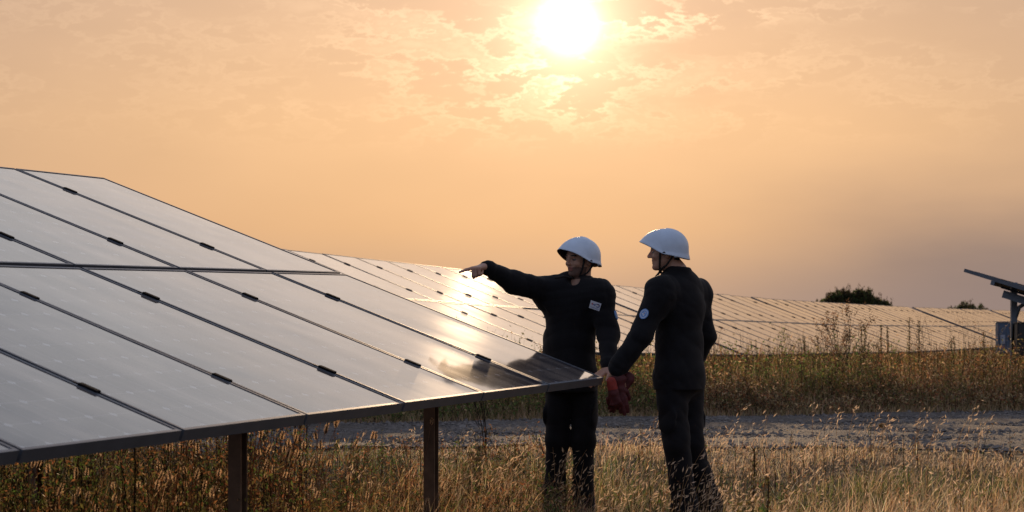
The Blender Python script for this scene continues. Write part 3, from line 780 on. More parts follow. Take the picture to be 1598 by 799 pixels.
JB = dict(face=(-.66, .75, 0), neck=V3(1057, 428, YB), chest=V3(1062, 475, YB+.01), waist=V3(1060, 540, YB+.02), pelvis=V3(1060, 585, YB),
          shL=V3(1031, 455, YB-.13), elL=V3(1000, 524, YB-.20), wrL=V3(961, 579, YB-.22),
          shR=V3(1086, 458, YB+.16), elR=V3(1099, 524, YB+.20), wrR=V3(1078, 580, YB+.36),
          hipL=V3(1046, 598, YB-.06), hipR=V3(1074, 598, YB+.08), knL=V3(1056, 692, YB-.08), knR=V3(1077, 692, YB+.06),
          anL=V3(1068, 795, YB-.03), anR=V3(1108, 792, YB+.18), sleeve=.066, cuff=.056, hem=.09)
pB, jkB, baseB, shB, frB = man('worker in navy overalls and white helmet turned away, holding dark red gloves', JB,
    V3(1040, 393, YB-.01), (-.99, .12, -.02), .0, {'L': (-.8, .6, 0), 'R': (-.5, .8, 0)}, 0,
    [dict(s='L', d=(-.10, .10, -1), palm=(.75, .6, 0), curls=(.75, .85, .9, .95), thumb=(.6, .5), side=1, tip=V3(962, 606, YB-.2)),
     dict(s='R', d=(-.3, .6, -.6), palm=(-.5, -.5, .2), curls=(.4, .4, .45, .5), thumb=(.3, .3), side=1, tip=V3(1062, 600, YB+.45))],
    False, [(-.05, .0, -.135), (-.075, .0, -.165)], 11)

# badge on the chest, patches on the sleeves
def surf(o, base, origin, direction):
    """point and normal where a ray meets a garment (both local to the wearer)"""
    ok, loc, n, _ = o.ray_cast(Vector(origin)-Vector(base), Vector(direction)); return ok, loc, n
def patch(o, base, target, direction, w_, h_, roll, name, m_base, extra=None, disc=False):
    dg = bpy.context.evaluated_depsgraph_get(); d = Vector(direction).normalized(); org = Vector(target)-d*.6
    ok, loc, n = surf(o, base, org, d)
    if not ok: loc = Vector(target)-Vector(base); n = -d
    up0 = Vector((0, 0, 1)); x = up0.cross(n).normalized(); y = n.cross(x)
    # average over neighbours so that folds do not tilt the patch
    acc = Vector((0, 0, 0)); hits = []
    for i in (-1, 0, 1):
        for j in (-1, 0, 1):
            k_, l_, n_ = surf(o, base, org+x*i*w_*.5+y*j*h_*.5, d)
            if k_ and (l_-loc).length < .1: acc += n_; hits.append(l_)
    if hits: n = acc.normalized(); x = up0.cross(n).normalized(); y = n.cross(x)
    lift = max([(q-loc).dot(n) for q in hits] or [0])+.002
    x, y = x*math.cos(roll)+y*math.sin(roll), y*math.cos(roll)-x*math.sin(roll)
    Mx = Matrix((x, y, n)).transposed().to_4x4(); Mx.translation = loc+n*lift
    mb = MB()
    if disc:
        k = 28; ring = [(math.cos(6.2832*i/k)*w_/2, math.sin(6.2832*i/k)*h_/2) for i in range(k)]
        mb.add([(a, b, .002) for a, b in ring]+[(a, b, -.004) for a, b in ring], [tuple(range(k))]+[(i, (i+1) % k, k+(i+1) % k, k+i) for i in range(k)])
    else: mb.box((0, 0, -.001), (w_, h_, .005))
    p = mb.build(name, m_base, o, Mx)
    for nm, m2, fn in (extra or []):
        m3 = MB(); fn(m3); m3.build(nm, m2, p)
    return p
def arcband(r0, r1, a0, a1, cx=0, cy=0, z=.0024, sx=1, sy=1):
    def fn(mb):
        n_ = 20; V = []
        for i in range(n_+1):
            a = a0+(a1-a0)*i/n_
            for r_ in (r0, r1): V.append((cx+math.cos(a)*r_*sx, cy+math.sin(a)*r_*sy, z))
        mb.add(V, [(2*i, 2*i+1, 2*i+3, 2*i+2) for i in range(n_)])
    return fn
def bars(l_, z=.0026):
    def fn(mb):
        for x, y, w_, h_ in l_: mb.add([(x, y, z), (x+w_, y, z), (x+w_, y+h_, z), (x, y+h_, z)], [(0, 1, 2, 3)])
    return fn
badge = patch(jkA, baseA, V3(928.5, 477, YA-.14), (0, 1, 0), .070, .050, -.33, 'chest_badge', M['white'],
    [('emblem_swirl', M['pblue'], arcband(.0075, .0125, -2.2, 2.6, .016, .006, sx=1.1)),
     ('emblem_stroke', M['pred'], bars([(-.026, .004, .009, .004), (-.020, .0, .004, .014)])),
     ('emblem_stroke', M['pblue'], bars([(-.014, .002, .012, .005), (-.004, -.001, .005, .013)])),
     ('emblem_stroke', M['pyel'], arcband(.0045, .0075, .2, 2.4, .016, .006))])
def text_part(parent, txt, size, loc, m_):
    cu_ = bpy.data.curves.new('t', 'FONT'); cu_.body = txt; cu_.size = size; cu_.align_x = 'CENTER'; cu_.align_y = 'CENTER'
    ob = bpy.data.objects.new('t', cu_); COL.objects.link(ob); dg = bpy.context.evaluated_depsgraph_get(); dg.update()
    me = bpy.data.meshes.new_from_object(ob.evaluated_get(dg)); bpy.data.objects.remove(ob); me.materials.clear(); me.materials.append(m_)
    o = bpy.data.objects.new('lettering', me); COL.objects.link(o); o.parent = parent; o.location = loc
text_part(badge, 'TotalEnergies', .0105, (0, -.0145, .0027), M['pblue'])
patch(jkA, baseA, V3(958, 492, YA-.14), (-.55, .8, 0), .05, .06, 0, 'sleeve_patch', M['plblue'],
    [('patch_mark', M['white'], bars([(-.008, -.018, .012, .034)]))], disc=True)
patch(jkB, baseB, V3(1008, 490, YB-.2), (.35, .93, 0), .054, .066, -.45, 'sleeve_patch', M['plblue'],
    [('patch_ring', M['white'], arcband(.019, .0225, 0, 6.2832, sy=1.2)), ('patch_mark', M['white'], bars([(-.004, -.012, .010, .026), (-.012, -.006, .008, .007)])), ('patch_mark', M['pblue'], bars([(-.001, -.004, .004, .014)], .0029))], disc=True)

# gloves in the right worker's hand
def glove(name, label, c, d, palm, side, m_, cuffm, curls, sc, cufflen, spread, fat, cr=.05):
    c = np.array(c, float); d = unit(d); Fg = Field(c-.24, c+.24, .004)
    hand(Fg, c, d, palm, curls, (.2, .2), side, sc, spread, fat)
    Fg.cap(c-d*cufflen, c, cr, .030, k=.012, sq=(unit(palm), 1.5))
    Fg.folds(.0025, 60, 5)
    def mf(C): return (((C-c)@d) < -.012).astype(int)
    o = smooth_mesh(name, Fg, [m_, cuffm], None, c, mf); o.location = c
    tag(o, label, 'glove', 'work gloves in the hand'); return o
gY = YB-.23
glove('glove', 'dark maroon work glove hanging fingers down from the right worker hand', V3(966, 602, gY), (.12, -.05, -1), (.1, 1, 0), 1, M['glove'], M['glove'], (.16, .1, .15, .25), .88, .03, .03, 1.5)
glove('glove', 'bright red cuffed glove held against the solar table corner', V3(957, 611, gY-.035), (.18, .05, -.9), (.3, 1, 0), -1, M['glove'], M['glove_red'], (1.1, 1.1, 1.0, .9), .85, .06, .04, 1.25, .027)
glove('glove', 'maroon glove cuff sticking out to the right of the gripping hand', V3(968, 610, gY+.05), (-.45, .0, -.75), (.2, 1, 0), 1, M['glove'], M['glove'], (.3, .3, .3, .4), .75, .085, .03, 1.3, .042)

# ------------------------------------------------------------------ vegetation
def field_noise(x, y, s, seed=0):
    r = np.random.default_rng(seed); o = 0
    for i in range(6):
        a = r.uniform(0, 6.28); f = s*(1.0+.55*i); o = o+np.sin(f*(x*math.cos(a)+y*math.sin(a))+r.uniform(0, 6.28)+.8*np.sin(f*.6*(y*math.cos(a)-x*math.sin(a))))/(1+.35*i)
    return np.clip(.5+o/5.2, 0, 1)
PAL = dict(straw=(.42, .31, .18), tan=(.50, .37, .25), rust=(.25, .125, .06), olive=(.15, .14, .05), green=(.09, .15, .04), dark=(.075, .056, .032), pale=(.66, .52, .36))
def pal_mix(n, wts):
    ks = list(wts); p = np.array([wts[k] for k in ks], float); p /= p.sum(); i = rng.choice(len(ks), n, p=p)
    c = np.array([PAL[k] for k in ks])[i]*rng.uniform(.65, 1.35, (n, 1)); return c*rng.uniform(.9, 1.1, (n, 3))
def blades(x, y, z, h, w_, lean, ldir, col, droop=0.0):
    n = len(x); a = rng.uniform(0, 6.28, n); T = np.array([0, .35, .72, 1.0]); Wd = np.array([1, .85, .55, 0])
    L = np.stack([np.cos(ldir), np.sin(ldir)], -1); S = np.stack([np.cos(a), np.sin(a)], -1)
    V = np.zeros((n, 7, 3)); C = np.repeat(col[:, None], 7, 1).copy()
    for i, t in enumerate(T):
        cx = x+L[:, 0]*lean*t*t*h; cy = y+L[:, 1]*lean*t*t*h; cz = z-.02+h*(t-.25*np.minimum(lean, 1.2)**2*t*t)
        if i < 3:
            for k, sg in ((2*i, -1), (2*i+1, 1)):
                V[:, k] = np.stack([cx+sg*S[:, 0]*w_*Wd[i]/2, cy+sg*S[:, 1]*w_*Wd[i]/2, cz], -1)
        else: V[:, 6] = np.stack([cx, cy, cz], -1)
    b = 7*np.arange(n)[:, None]
    Q = np.concatenate([b+np.array([0, 1, 3, 2]), b+np.array([2, 3, 5, 4])]); T3 = b+np.array([4, 5, 6])
    return V.reshape(-1, 3), Q, T3, C.reshape(-1, 3)
class Acc:
    def __init__(s): s.V = []; s.Q = []; s.T = []; s.C = []; s.n = 0
    def add(s, V, Q=None, T=None, C=None):
        V = np.asarray(V, float)
        if Q is not None and len(Q): s.Q.append(np.asarray(Q)+s.n)
        if T is not None and len(T): s.T.append(np.asarray(T)+s.n)
        s.V.append(V); s.C.append(np.broadcast_to(np.asarray(C, float), V.shape)); s.n += len(V)
    def build(s, name, m_, parent=None, base=None):
        V = np.concatenate(s.V)
        if base is not None: V = V-np.array(base)
        o = np_mesh(name, V, quads=np.concatenate(s.Q) if s.Q else None, tris=np.concatenate(s.T) if s.T else None, mats=m_, col=np.concatenate(s.C), parent=parent)
        if base is not None and parent is None: o.location = base
        return o
    def stem(s, pts, r0, r1, col):
        """thin three-sided stem"""
        P = np.array(pts, float); n = len(P); V = []
        for i, p in enumerate(P):
            r_ = r0+(r1-r0)*i/(n-1)
            for k in range(3): V.append(p+r_*np.array([math.cos(2.094*k), math.sin(2.094*k), 0]))
        Q = [(3*i+k, 3*i+(k+1) % 3, 3*i+3+(k+1) % 3, 3*i+3+k) for i in range(n-1) for k in range(3)]
        s.add(V, Q=Q, C=col)
    def diamonds(s, c, d, l_, w_, col):
        """n pointed flakes (leaf, husk): centre c, axis d, length, width"""
        c = np.asarray(c, float); n = len(c); d = d/np.linalg.norm(d, axis=1, keepdims=True); r_ = rng.normal(size=(n, 3)); sd = np.cross(d, r_); sd /= np.linalg.norm(sd, axis=1, keepdims=True)
        l_ = np.broadcast_to(l_, n)[:, None]; w_ = np.broadcast_to(w_, n)[:, None]; nn = np.cross(d, sd)
        V = np.stack([c-d*l_/2, c-d*l_*.08+sd*w_/2+nn*w_*.12, c+d*l_/2, c-d*l_*.08-sd*w_/2+nn*w_*.12], 1)
        col = np.broadcast_to(np.asarray(col, float), (n, 3)); b = 4*np.arange(n)[:, None]
        s.add(V.reshape(-1, 3), Q=b+np.arange(4), C=np.repeat(col, 4, 0))

def foot_clear(x, y):
    k = np.ones(len(x), bool)
    for P in (JA['anL'], JA['anR'], JB['anL'], JB['anR']): k &= (x-P[0])**2+(y-P[1])**2 > .10**2
    return k
# heights of the grass over the field (taller weeds to the left, under the table)
def hfield(x, y):
    u = x/np.maximum(y, 1)
    h = .23+.13*ss(-u, .08, .17)+.03*ss(u, .02, -.02)
    near_r = np.exp(-((x-1.0)/.75)**2-((y-12.0)/1.0)**2); h = h*(1-.45*near_r)
    h = h*(1-.62*ss(y, 12.9, 15.6)); h = h*(.40+1.15*field_noise(x, y, 1.7, 4)); return h
def scatter(n, y0, y1, k=.30, power=1.0, umin=None):
    y = y0+(y1-y0)*rng.uniform(0, 1, n)**power; u = rng.uniform(-k if umin is None else umin, k, n); return u*y, y
# 1. short dense undergrowth, 2. tall dry blades
A = Acc()
for (n, hs, ws, wts_l, wts_r, ln) in ((80000, .62, .0050, dict(rust=3, olive=3, dark=5, straw=.8), dict(straw=4, tan=4, dark=.8, olive=.8, rust=1.2), .95),  # left mix: own rust and olive, darkened to paint shade below the table
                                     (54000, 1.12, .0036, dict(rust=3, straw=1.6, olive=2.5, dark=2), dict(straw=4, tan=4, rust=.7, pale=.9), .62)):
    x, y = scatter(n, 9.3, 16.6, .35, 1.1); dn = field_noise(x, y, 2.6, 9); k = (rng.uniform(0, 1, n) < .35+dn*.9) & foot_clear(x, y)
    k &= (y < road_near(x)+.9*rng.uniform(-1, 1, n)**3+.9*(field_noise(x, y, 1.3, 77)-.55)); x, y = x[k], y[k]; n = len(x)
    h = hfield(x, y)*hs*rng.uniform(.5, 1.25, n)
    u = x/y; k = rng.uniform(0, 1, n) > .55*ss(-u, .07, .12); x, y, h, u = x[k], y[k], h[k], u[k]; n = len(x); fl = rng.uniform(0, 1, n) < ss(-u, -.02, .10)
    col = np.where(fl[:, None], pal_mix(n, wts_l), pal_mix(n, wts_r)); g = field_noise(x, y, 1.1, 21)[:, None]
    col = np.where((g > .62) & (rng.uniform(0, 1, (n, 1)) < .6), pal_mix(n, dict(olive=2, green=1.4)), col)
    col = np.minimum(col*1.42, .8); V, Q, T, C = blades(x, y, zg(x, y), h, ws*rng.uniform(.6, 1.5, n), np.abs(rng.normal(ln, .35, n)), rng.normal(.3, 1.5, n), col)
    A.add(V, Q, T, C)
tag(A.build('dry_grass', M['grass']), 'dense dry straw coloured grass covering the foreground field', 'grass', kind='stuff')

# wild oats: wiry stems with pale hanging husks
A = Acc(); H_ = Acc()
def oat(x, y, h, nsp=11, lean=None):
    z = float(zg(x, y)); th_ = rng.normal(.2, .9) if lean is None else lean; L = np.array([math.cos(th_), math.sin(th_)*.6, 0])*h*rng.uniform(.12, .45)
    P = [np.array([x, y, z])+L*t*t+np.array([0, 0, h*t*(1-.08*t)]) for t in (0, .25, .5, .75, .9, 1.0)]
    A.stem(P, .0022, .0010, np.array(PAL['straw'])*rng.uniform(.7, 1.2))
    c, d = [], []
    for i in range(nsp):
        t = rng.uniform(.55, 1.02); p = np.array([x, y, z])+L*t*t+np.array([0, 0, h*t*(1-.08*t)]); o_ = np.array([rng.normal(.012, .026), rng.normal(0, .025), -abs(rng.normal(.008, .010))])
        c.append(p+o_); d.append(np.array([rng.normal(.45, .4), rng.normal(0, .4), rng.normal(.6, .35)]))
    H_.diamonds(np.array(c), np.array(d), rng.uniform(.024, .046, nsp), rng.uniform(.005, .0095, nsp), np.array([.66, .52, .38])*rng.uniform(.7, 1.2, (nsp, 1)))
for (px, Yc, sx, sy, n, h0, h1) in ((880, 12.3, .35, .3, 26, .36, .60), (740, 12.8, .32, .5, 14, .45, .68), (1035, 13.6, .25, .3, 12, .45, .70), (1060, 12.0, .30, .2, 20, .25, .52), (1190, 13.5, .3, .6, 12, .3, .55),
                                    (1330, 15.2, .5, .6, 14, .3, .46), (1440, 15.2, .35, .5, 16, .35, .52), (1500, 13.5, .5, .8, 16, .25, .42), (975, 11.6, .4, .3, 12, .2, .35), (1115, 11.9, .2, .3, 12, .28, .45)):
    for _ in range(n):
        yy = Yc+rng.normal(0, sy); oat((px-799)/3200*Yc+rng.normal(0, sx), yy, rng.uniform(h0, h1))
for _ in range(120):
    yy = rng.uniform(11, 15.6); oat(rng.uniform(-.08, .27)*yy, yy, rng.uniform(.2, .42), 9)
tag(A.build('oat_stem_mass', M['grass']), 'wiry dry stems of wild oats standing in the grass', 'grass', kind='stuff')
tag(H_.build('oat_husk_mass', M['husk']), 'pale husks of wild oats catching the low sun', 'grass', kind='stuff')

# weeds under and beside the near table: leafy stems with fuzzy seed heads
def weed(A, x, y, h, nl, ls, cols, spread=.06, lean=0.0, br=3, stemc=(.07, .045, .02)):
    z = float(zg(x, y)); ang = rng.uniform(0, 6.28); L = np.array([math.cos(ang), math.sin(ang), 0])*h*(lean+rng.uniform(0, .2))
    f = lambda t: np.array([x, y, z])+L*t*t+np.array([0, 0, h*t])
    A.stem([f(0), f(.4), f(.75), f(1)], .0035, .0012, stemc)
    cs = []
    for _ in range(br):
        t = rng.uniform(.3, .85); p = f(t); a = rng.uniform(0, 6.28); e = p+np.array([math.cos(a)*spread*1.6, math.sin(a)*spread*1.6, h*.22]); A.stem([p, (p+e)/2+np.array([0, 0, -.01]), e], .0018, .0009, stemc); cs.append((p, e))
    t = rng.uniform(.15, 1.0, nl)**.8; P = np.array([f(q) for q in t])+rng.normal(0, spread*.45, (nl, 3))*np.array([1, 1, .5])
    for i, (p, e) in enumerate(cs): k = slice(i*nl//(br+2), (i+1)*nl//(br+2)); m_ = len(P[k]); P[k] = p+(e-p)*rng.uniform(.2, 1.1, (m_, 1))+rng.normal(0, spread*.2, (m_, 3))
    A.diamonds(P, rng.normal(size=(nl, 3))+np.array([0, 0, .4]), rng.uniform(.6, 1.4, nl)*ls, rng.uniform(.25, .5, nl)*ls, cols(nl))
A = Acc()
for _ in range(1500):
    yy = rng.uniform(8.6, 15.0); u = rng.uniform(-.30, -.015) if rng.uniform() < .8 else rng.uniform(-.02, .03)
    hh = rng.uniform(.28, .66)*(1.0 if u < -.10 else .55)
    cc = (lambda n: pal_mix(n, dict(rust=4, straw=1.2, dark=2, olive=1))) if rng.uniform() < (.62 if u > -.2 else .35) else (lambda n: pal_mix(n, dict(olive=3, green=2.5, dark=2)))
    weed(A, u*yy, yy, hh, 34, .026, cc, .055)
for _ in range(140):
    yy = rng.uniform(11.5, 15.5); u = rng.uniform(.03, .28); weed(A, u*yy, yy, rng.uniform(.18, .34), 22, .02, lambda n: pal_mix(n, dict(olive=3, green=1, rust=2, straw=2)), .04)
tag(A.build('rusty_weed_mass', M['leaf']), 'tangle of rusty and green weeds under the near solar table', 'weeds', kind='stuff')
A = Acc()
def foxtail(x, y, h):
    z = float(zg(x, y)); a = rng.normal(.3, 1.2); L = np.array([math.cos(a), math.sin(a), 0])*h*rng.uniform(.05, .25)
    f = lambda t: np.array([x, y, z])+L*t*t+np.array([0, 0, h*t])
    A.stem([f(0), f(.4), f(.8), f(1)], .002, .0012, PAL['rust']); ax = unit(f(1)-f(.9)); l_ = rng.uniform(.028, .05); n = 90
    t = rng.uniform(0, 1, n); r_ = .0052*np.sin(np.pi*np.clip(t*.9+.08, 0, 1)); rd = rng.normal(size=(n, 3)); rd -= (rd@ax)[:, None]*ax; rd /= np.linalg.norm(rd, axis=1, keepdims=True)
    A.diamonds(f(1)+ax*(t*l_)[:, None]+rd*(r_+.003)[:, None], rd+ax*.9, .013, .0016, np.array([.88, .66, .46])*rng.uniform(.7, 1.2, (n, 1)))
    A.stem([f(1)+ax*l_*q for q in (0, .3, .7, 1)], .0058, .003, (.05, .028, .015))
for (px, Yc, sx, n, h0, h1) in ((400, 9.6, .22, 34, .66, .88), (340, 9.2, .3, 26, .5, .8), (450, 9.8, .25, 22, .35, .75), (200, 8.6, .35, 16, .4, .66), (600, 11, .4, 14, .3, .5), (300, 9.8, .5, 26, .3, .7)):
    for _ in range(n): foxtail((px-799)/3200*Yc+rng.normal(0, sx), Yc+rng.normal(0, .4), rng.uniform(h0, h1))
tag(A.build('foxtail_mass', M['husk']), 'fuzzy backlit seed heads of foxtail grass beside the front post', 'grass', kind='stuff')

# weed belt behind the track
A = Acc()
N = 4700
for i in range(N):
    x = rng.uniform(-6.2, 10); yy = float(road_far(x))+.05+abs(rng.normal(0, 1.0) if rng.uniform() < .6 else rng.uniform(0, 5.5))
    gn_ = float(field_noise(x, yy, .9, 31)); edge_ = min(1, (yy-float(road_far(x)))/1.1); u = x/yy
    hh = (.20+.36*edge_)*rng.uniform(.6, 1.15)*(.8+.4*gn_)*(1.0+.16*float(ss(u, .15, .24))); hh *= (1-.3*float(ss(-u, .0, .07)))*(.60+.80*float(field_noise(x, yy, 1.5, 55)))
    if gn_ > .53: cc = lambda n: pal_mix(n, dict(olive=4, green=2.5, dark=1.2, straw=.8))
    elif gn_ > .40: cc = lambda n: pal_mix(n, dict(olive=3, dark=1.8, rust=2.5, straw=1.6))
    else: cc = lambda n: pal_mix(n, dict(rust=3, straw=2.4, dark=1.6, olive=1.4))
    c2 = (lambda n, f=cc: f(n)*1.35); weed(A, x, yy, hh*rng.choice([.6, 1, 1.12], p=[.3, .55, .15]), 26, .040, c2, .085, br=3)
x = rng.uniform(-4.5, 10, 26000); y = road_far(x)-.10+np.abs(rng.normal(0, .9, 26000)); n = len(x); e_ = np.clip((y-road_far(x))/1.2, 0, 1)
V, Q, T, C = blades(x, y, zg(x, y), (.10+.42*e_)*rng.uniform(.5, 1.3, n), rng.uniform(.005, .011, n), np.abs(rng.normal(.4, .3, n)), rng.uniform(0, 6.28, n), np.where((e_ < .35)[:, None], pal_mix(n, dict(straw=4, tan=1.5, olive=1)), pal_mix(n, dict(straw=3, rust=2.5, olive=3, dark=1.5)))*1.15)
A.add(V, Q, T, C)
tag(A.build('weed_belt', M['leaf']), 'belt of brown and green weeds between the track and the far tables', 'weeds', kind='stuff')
A = Acc()
for _ in range(120):
    u = rng.uniform(.05, .25); yy = rng.uniform(24.5, 27); hh = rng.uniform(.6, .95)*(1+.15*(u > .19)); weed(A, u*yy, yy, hh, 16, .022, lambda n: pal_mix(n, dict(dark=3, rust=2, straw=2)), .10, br=6, stemc=(.05, .035, .02))
tag(A.build('thin_weed_mass', M['leaf']), 'thin dry weeds rising over the lower edge of the far tables', 'weeds', kind='stuff')
# short growth further out beneath the far tables; dark-heavy colours paint the shade there
x = rng.uniform(-8, 40, 90000); y = rng.uniform(25, 80, 90000); k = x/y < .34; x, y = x[k], y[k]; n = len(x); A = Acc()
V, Q, T, C = blades(x, y, zg(x, y), rng.uniform(.3, .82, n), rng.uniform(.012, .03, n), np.abs(rng.normal(.4, .3, n)), rng.uniform(0, 6.28, n), pal_mix(n, dict(straw=.6, rust=2, olive=2, dark=4)))
A.add(V, Q, T, C); tag(A.build('distant_grass', M['grass']), 'short rough grass on the slope under the far tables', 'grass', kind='stuff')

# single plants one can point to
def plant(name, label, cat, x, y, fn, group=None, m_='leaf'):
    A = Acc(); fn(A, x, y); base = (x, y, float(zg(x, y))); o = A.build(name, M[m_], None, base); tag(o, label, cat, group); return o
def stalk(px, ytop, Yd, bend=0.0, th_=.012):
    def fn(A, x, y):
        z = float(zg(x, y)); h = float(CAMH-(ytop-HORIZON)/F_PX*Yd)-z
        P = [np.array([x-bend*(1-t)*.35, y, z+h*t]) for t in (0, .3, .6, .85, 1)]; P[-1][0] -= bend*.15
        A.stem(P, .006, .004, (.05, .04, .018)); n = int(230*h); t = rng.uniform(.35, 1, n)
        c = np.stack([np.interp(t, (0, .3, .6, .85, 1), [p[0] for p in P]), np.full(n, y), z+h*t], -1)+rng.normal(0, th_*.55, (n, 3))*np.array([1, 1, .3])
        A.diamonds(c, rng.normal(size=(n, 3))*np.array([.6, .6, 1]), .022, .011, pal_mix(n, dict(dark=4, olive=2.5, rust=1)))
        m_ = 26; A.diamonds(np.array([x, y, z+.1])+rng.normal(0, .07, (m_, 3))*np.array([1, 1, .8]), rng.normal(size=(m_, 3)), .10, .035, pal_mix(m_, dict(olive=3, green=1)))
    return fn
for i, (px, yt, bn) in enumerate(((1255, 524, 0), (1276, 525, 0), (1344, 509, 0), (1352, 506, .25), (1375, 507, 0), (1385, 509, 0), (1419, 496, 0), (1434, 501, 0), (1485, 528, 0), (1491, 524, .2), (1535, 518, 0))):
    Yd = 25.6+.2*(i % 3); p = pt(px, yt, Yd)
    lb = ['dark upright seed stalk, leftmost of the row standing before the far tables', 'dark seed stalk just left of the dry shrub', 'straight seed stalk right next to the dry shrub', 'seed stalk with a bent tip right of the dry shrub',
          'slim seed stalk, left one of a close pair in mid row', 'slim seed stalk, right one of a close pair in mid row', 'tallest dark seed stalk, left of the tall pair', 'second tallest dark seed stalk, right of the tall pair',
          'short seed stalk in the thin weeds right of the tall pair', 'short bent seed stalk in the thin weeds toward the blue box', 'seed stalk nearest to the blue electrical box'][i]
    plant('weed_stalk', lb, 'weed', p.x, Yd, stalk(px, yt, Yd, bn, .034 if i in (6, 7) else .02), 'seed stalks before the far tables')
def shrub(h, w_, nb, nl, ls, wts, up=.8):
    def fn(A, x, y):
        z = float(zg(x, y)); tips = []
        def grow(p, d, l_, r_, dep):
            q = p+d*l_; A.stem([p, (p+q)/2+rng.normal(0, l_*.05, 3), q], r_, r_*.6, (.05, .035, .022))
            if dep == 0: tips.append((p, q)); return
            for _ in range(rng.integers(2, 4)):
                nd = unit(d+rng.normal(0, .55, 3)*np.array([w_/h*1.3, 1*w_/h, .5])); grow(p+d*l_*rng.uniform(.5, 1), nd, l_*rng.uniform(.55, .8), r_*.6, dep-1)
        for _ in range(nb): grow(np.array([x, y, z]), unit(np.array([rng.normal(0, .5*w_/h), rng.normal(0, .4*w_/h), up])), h*.5, .006, 3)
        k = rng.integers(0, len(tips), nl); t = rng.uniform(0, 1.1, (nl, 1)); P = np.array([tips[i][0] for i in k]); Q = np.array([tips[i][1] for i in k])
        A.diamonds(P+(Q-P)*t+rng.normal(0, ls*.5, (nl, 3)), rng.normal(size=(nl, 3)), ls*rng.uniform(.6, 1.3, nl), ls*.5, pal_mix(nl, wts))
    return fn
p = pt(1315, 520, 25.2); plant('dry_shrub', 'airy dry shrub with fine branches standing in front of the far solar tables', 'shrub', p.x, 25.2, shrub(1.12, .45, 6, 1100, .027, dict(dark=3, rust=3, straw=1)))
p = pt(1246, 600, 24.6); plant('green_bush', 'small bright green bush in the weed belt right of the workers', 'shrub', p.x, 24.0, shrub(.42, .5, 7, 1500, .030, dict(green=5, olive=2)))
p = pt(1010, 600, 23.2); plant('green_bush', 'small bright green bush in the weed belt between the two workers', 'shrub', p.x, 23.2, shrub(.5, .6, 8, 2000, .030, dict(green=6, olive=2)))
p = pt(1175, 600, 23.8); plant('brown_bush', 'pale brown bush in the weed belt just right of the turned worker', 'shrub', p.x, 23.6, shrub(.45, .5, 7, 1300, .030, dict(straw=3, olive=2, rust=1)))
p = pt(762, 500, 15.6); plant('dry_weed', 'thin dry weed in front of the sun reflection on the far tables', 'weed', p.x-.02, 15.6, shrub(.92, .22, 3, 240, .018, dict(dark=3, rust=2)))
p = pt(832, 680, 13.6); plant('bare_branch', 'bare brown branching weed left of the pointing worker legs', 'weed', p.x+.05, 13.9, shrub(.62, .6, 3, 160, .016, dict(rust=4, dark=2)))
def seedhead(A, x, y):
    z = float(zg(x, y)); h = float(CAMH-(664-HORIZON)/F_PX*y)-z; A.stem([(x, y, z), (x+.005, y, z+h*.5), (x, y, z+h)], .003, .002, PAL['straw'])
    n = 260; d = rng.normal(size=(n, 3)); d /= np.linalg.norm(d, axis=1, keepdims=True); A.diamonds(np.array([x, y, z+h])+d*np.array([.022, .022, .013]), d, .018, .006, pal_mix(n, dict(straw=3, rust=2, olive=1)))
p = pt(1377, 664, 15.4); plant('seed_head', 'single round brown seed head on a thin stem before the gravel', 'weed', p.x, 15.4, seedhead)
for px, yt, Yd, lb in ((1178, 700, 12.2, 'dark green thistle in the grass just right of the turned worker boots'), (1200, 745, 11.6, 'low dark thistle nearest the photo bottom right of the turned worker'), (212, 690, 8.9, 'dark dead stalk behind the near table edge at the lower left')):
    p = pt(px, yt, Yd); plant('thistle' if px > 300 else 'dead_stalk', lb, 'weed', p.x, Yd, stalk(px, yt, Yd, .05, .02))
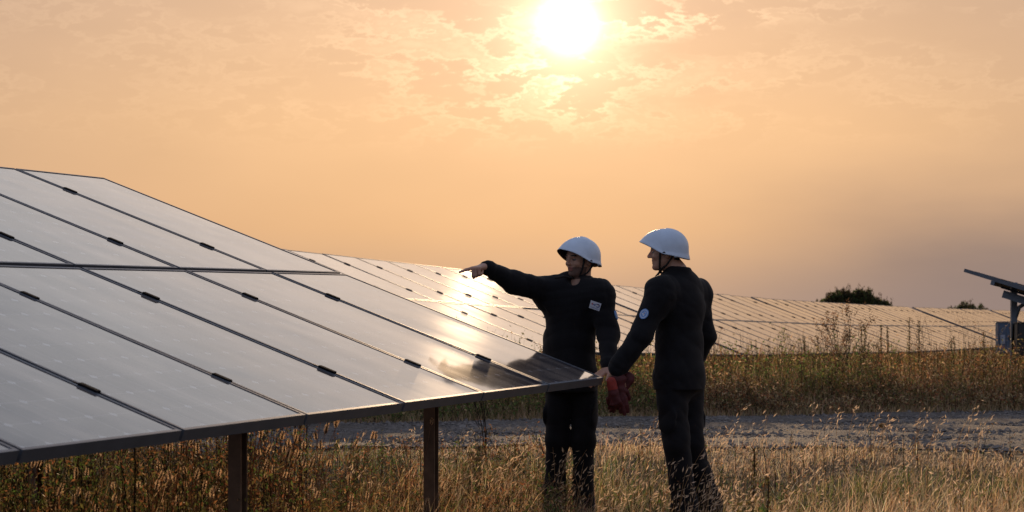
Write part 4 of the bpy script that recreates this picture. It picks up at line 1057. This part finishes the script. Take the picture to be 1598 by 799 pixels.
# bushes on the skyline behind the far row
def skybush(h, w_, nl, ls, tw):
    def fn(A, x, y):
        z = float(zg(x, y)); lobes = [(w_*(-.5+i/15), rng.normal(0, w_*.15), rng.uniform(.86, 1.03)) for i in range(16)]
        for lx, ly, lh in lobes:
            hh = h*lh*(1-.13*abs(lx/(w_*.5))**2.2); A.stem([(x, y, z), (x+lx*.8, y+ly*.6, z+hh*.5), (x+lx, y+ly, z+hh)], .05, .015, (.04, .03, .02))
            m_ = nl//16; q = rng.normal(size=(m_, 3)); q /= np.linalg.norm(q, axis=1, keepdims=True); q *= rng.uniform(.3, 1, (m_, 1))**.5
            A.diamonds(np.array([x+lx, y+ly, z+hh*.64])+q*np.array([w_*.13, w_*.13, hh*.36]), rng.normal(size=(m_, 3))+np.array([0, 0, 1.2]), ls*rng.uniform(.5, 1.4, m_), ls*.35, pal_mix(m_, dict(dark=2, green=1.5, olive=1.5))*.75)
        for _ in range(tw):
            lx = rng.normal(0, w_*.22); hh = h*rng.uniform(.8, 1.1)*math.exp(-(lx/(w_*.9))**2); e = np.array([x+lx*1.25+rng.normal(0, .1), y, z+hh]); A.stem([(x+lx, y, z+hh*.3), (x+lx*1.1, y, z+hh*.65), e], .03, .008, (.035, .026, .018))
            m_ = 26; t = rng.uniform(.4, 1, (m_, 1)); A.diamonds(np.array([x+lx, y, z])+(e-np.array([x+lx, y, z]))*t+rng.normal(0, .07, (m_, 3)), rng.normal(size=(m_, 3))+np.array([0, 0, 1.5]), ls, ls*.3, pal_mix(m_, dict(dark=3, olive=1))*.8)
    return fn
for px, yt, Yd, w_, nl, tw, lb in ((1334, 450, 105, 3.3, 30000, 46, 'large dark bush with upright twigs on the skyline behind the far row'), (1288, 462, 104, 1.1, 1800, 6, 'small dark bush left of the large skyline bush'),
                                   (1378, 466, 106, 1.2, 1800, 6, 'low dark bush at the right foot of the large skyline bush'), (1510, 470, 125, 2.3, 9000, 6, 'low distant bush on the skyline left of the right edge table')):
    p = pt(px, yt, Yd); h = p.z-float(zg(p.x, Yd)); plant('bush', lb, 'bush', p.x, Yd, skybush(h, w_, nl, .19, tw), 'bushes on the skyline')
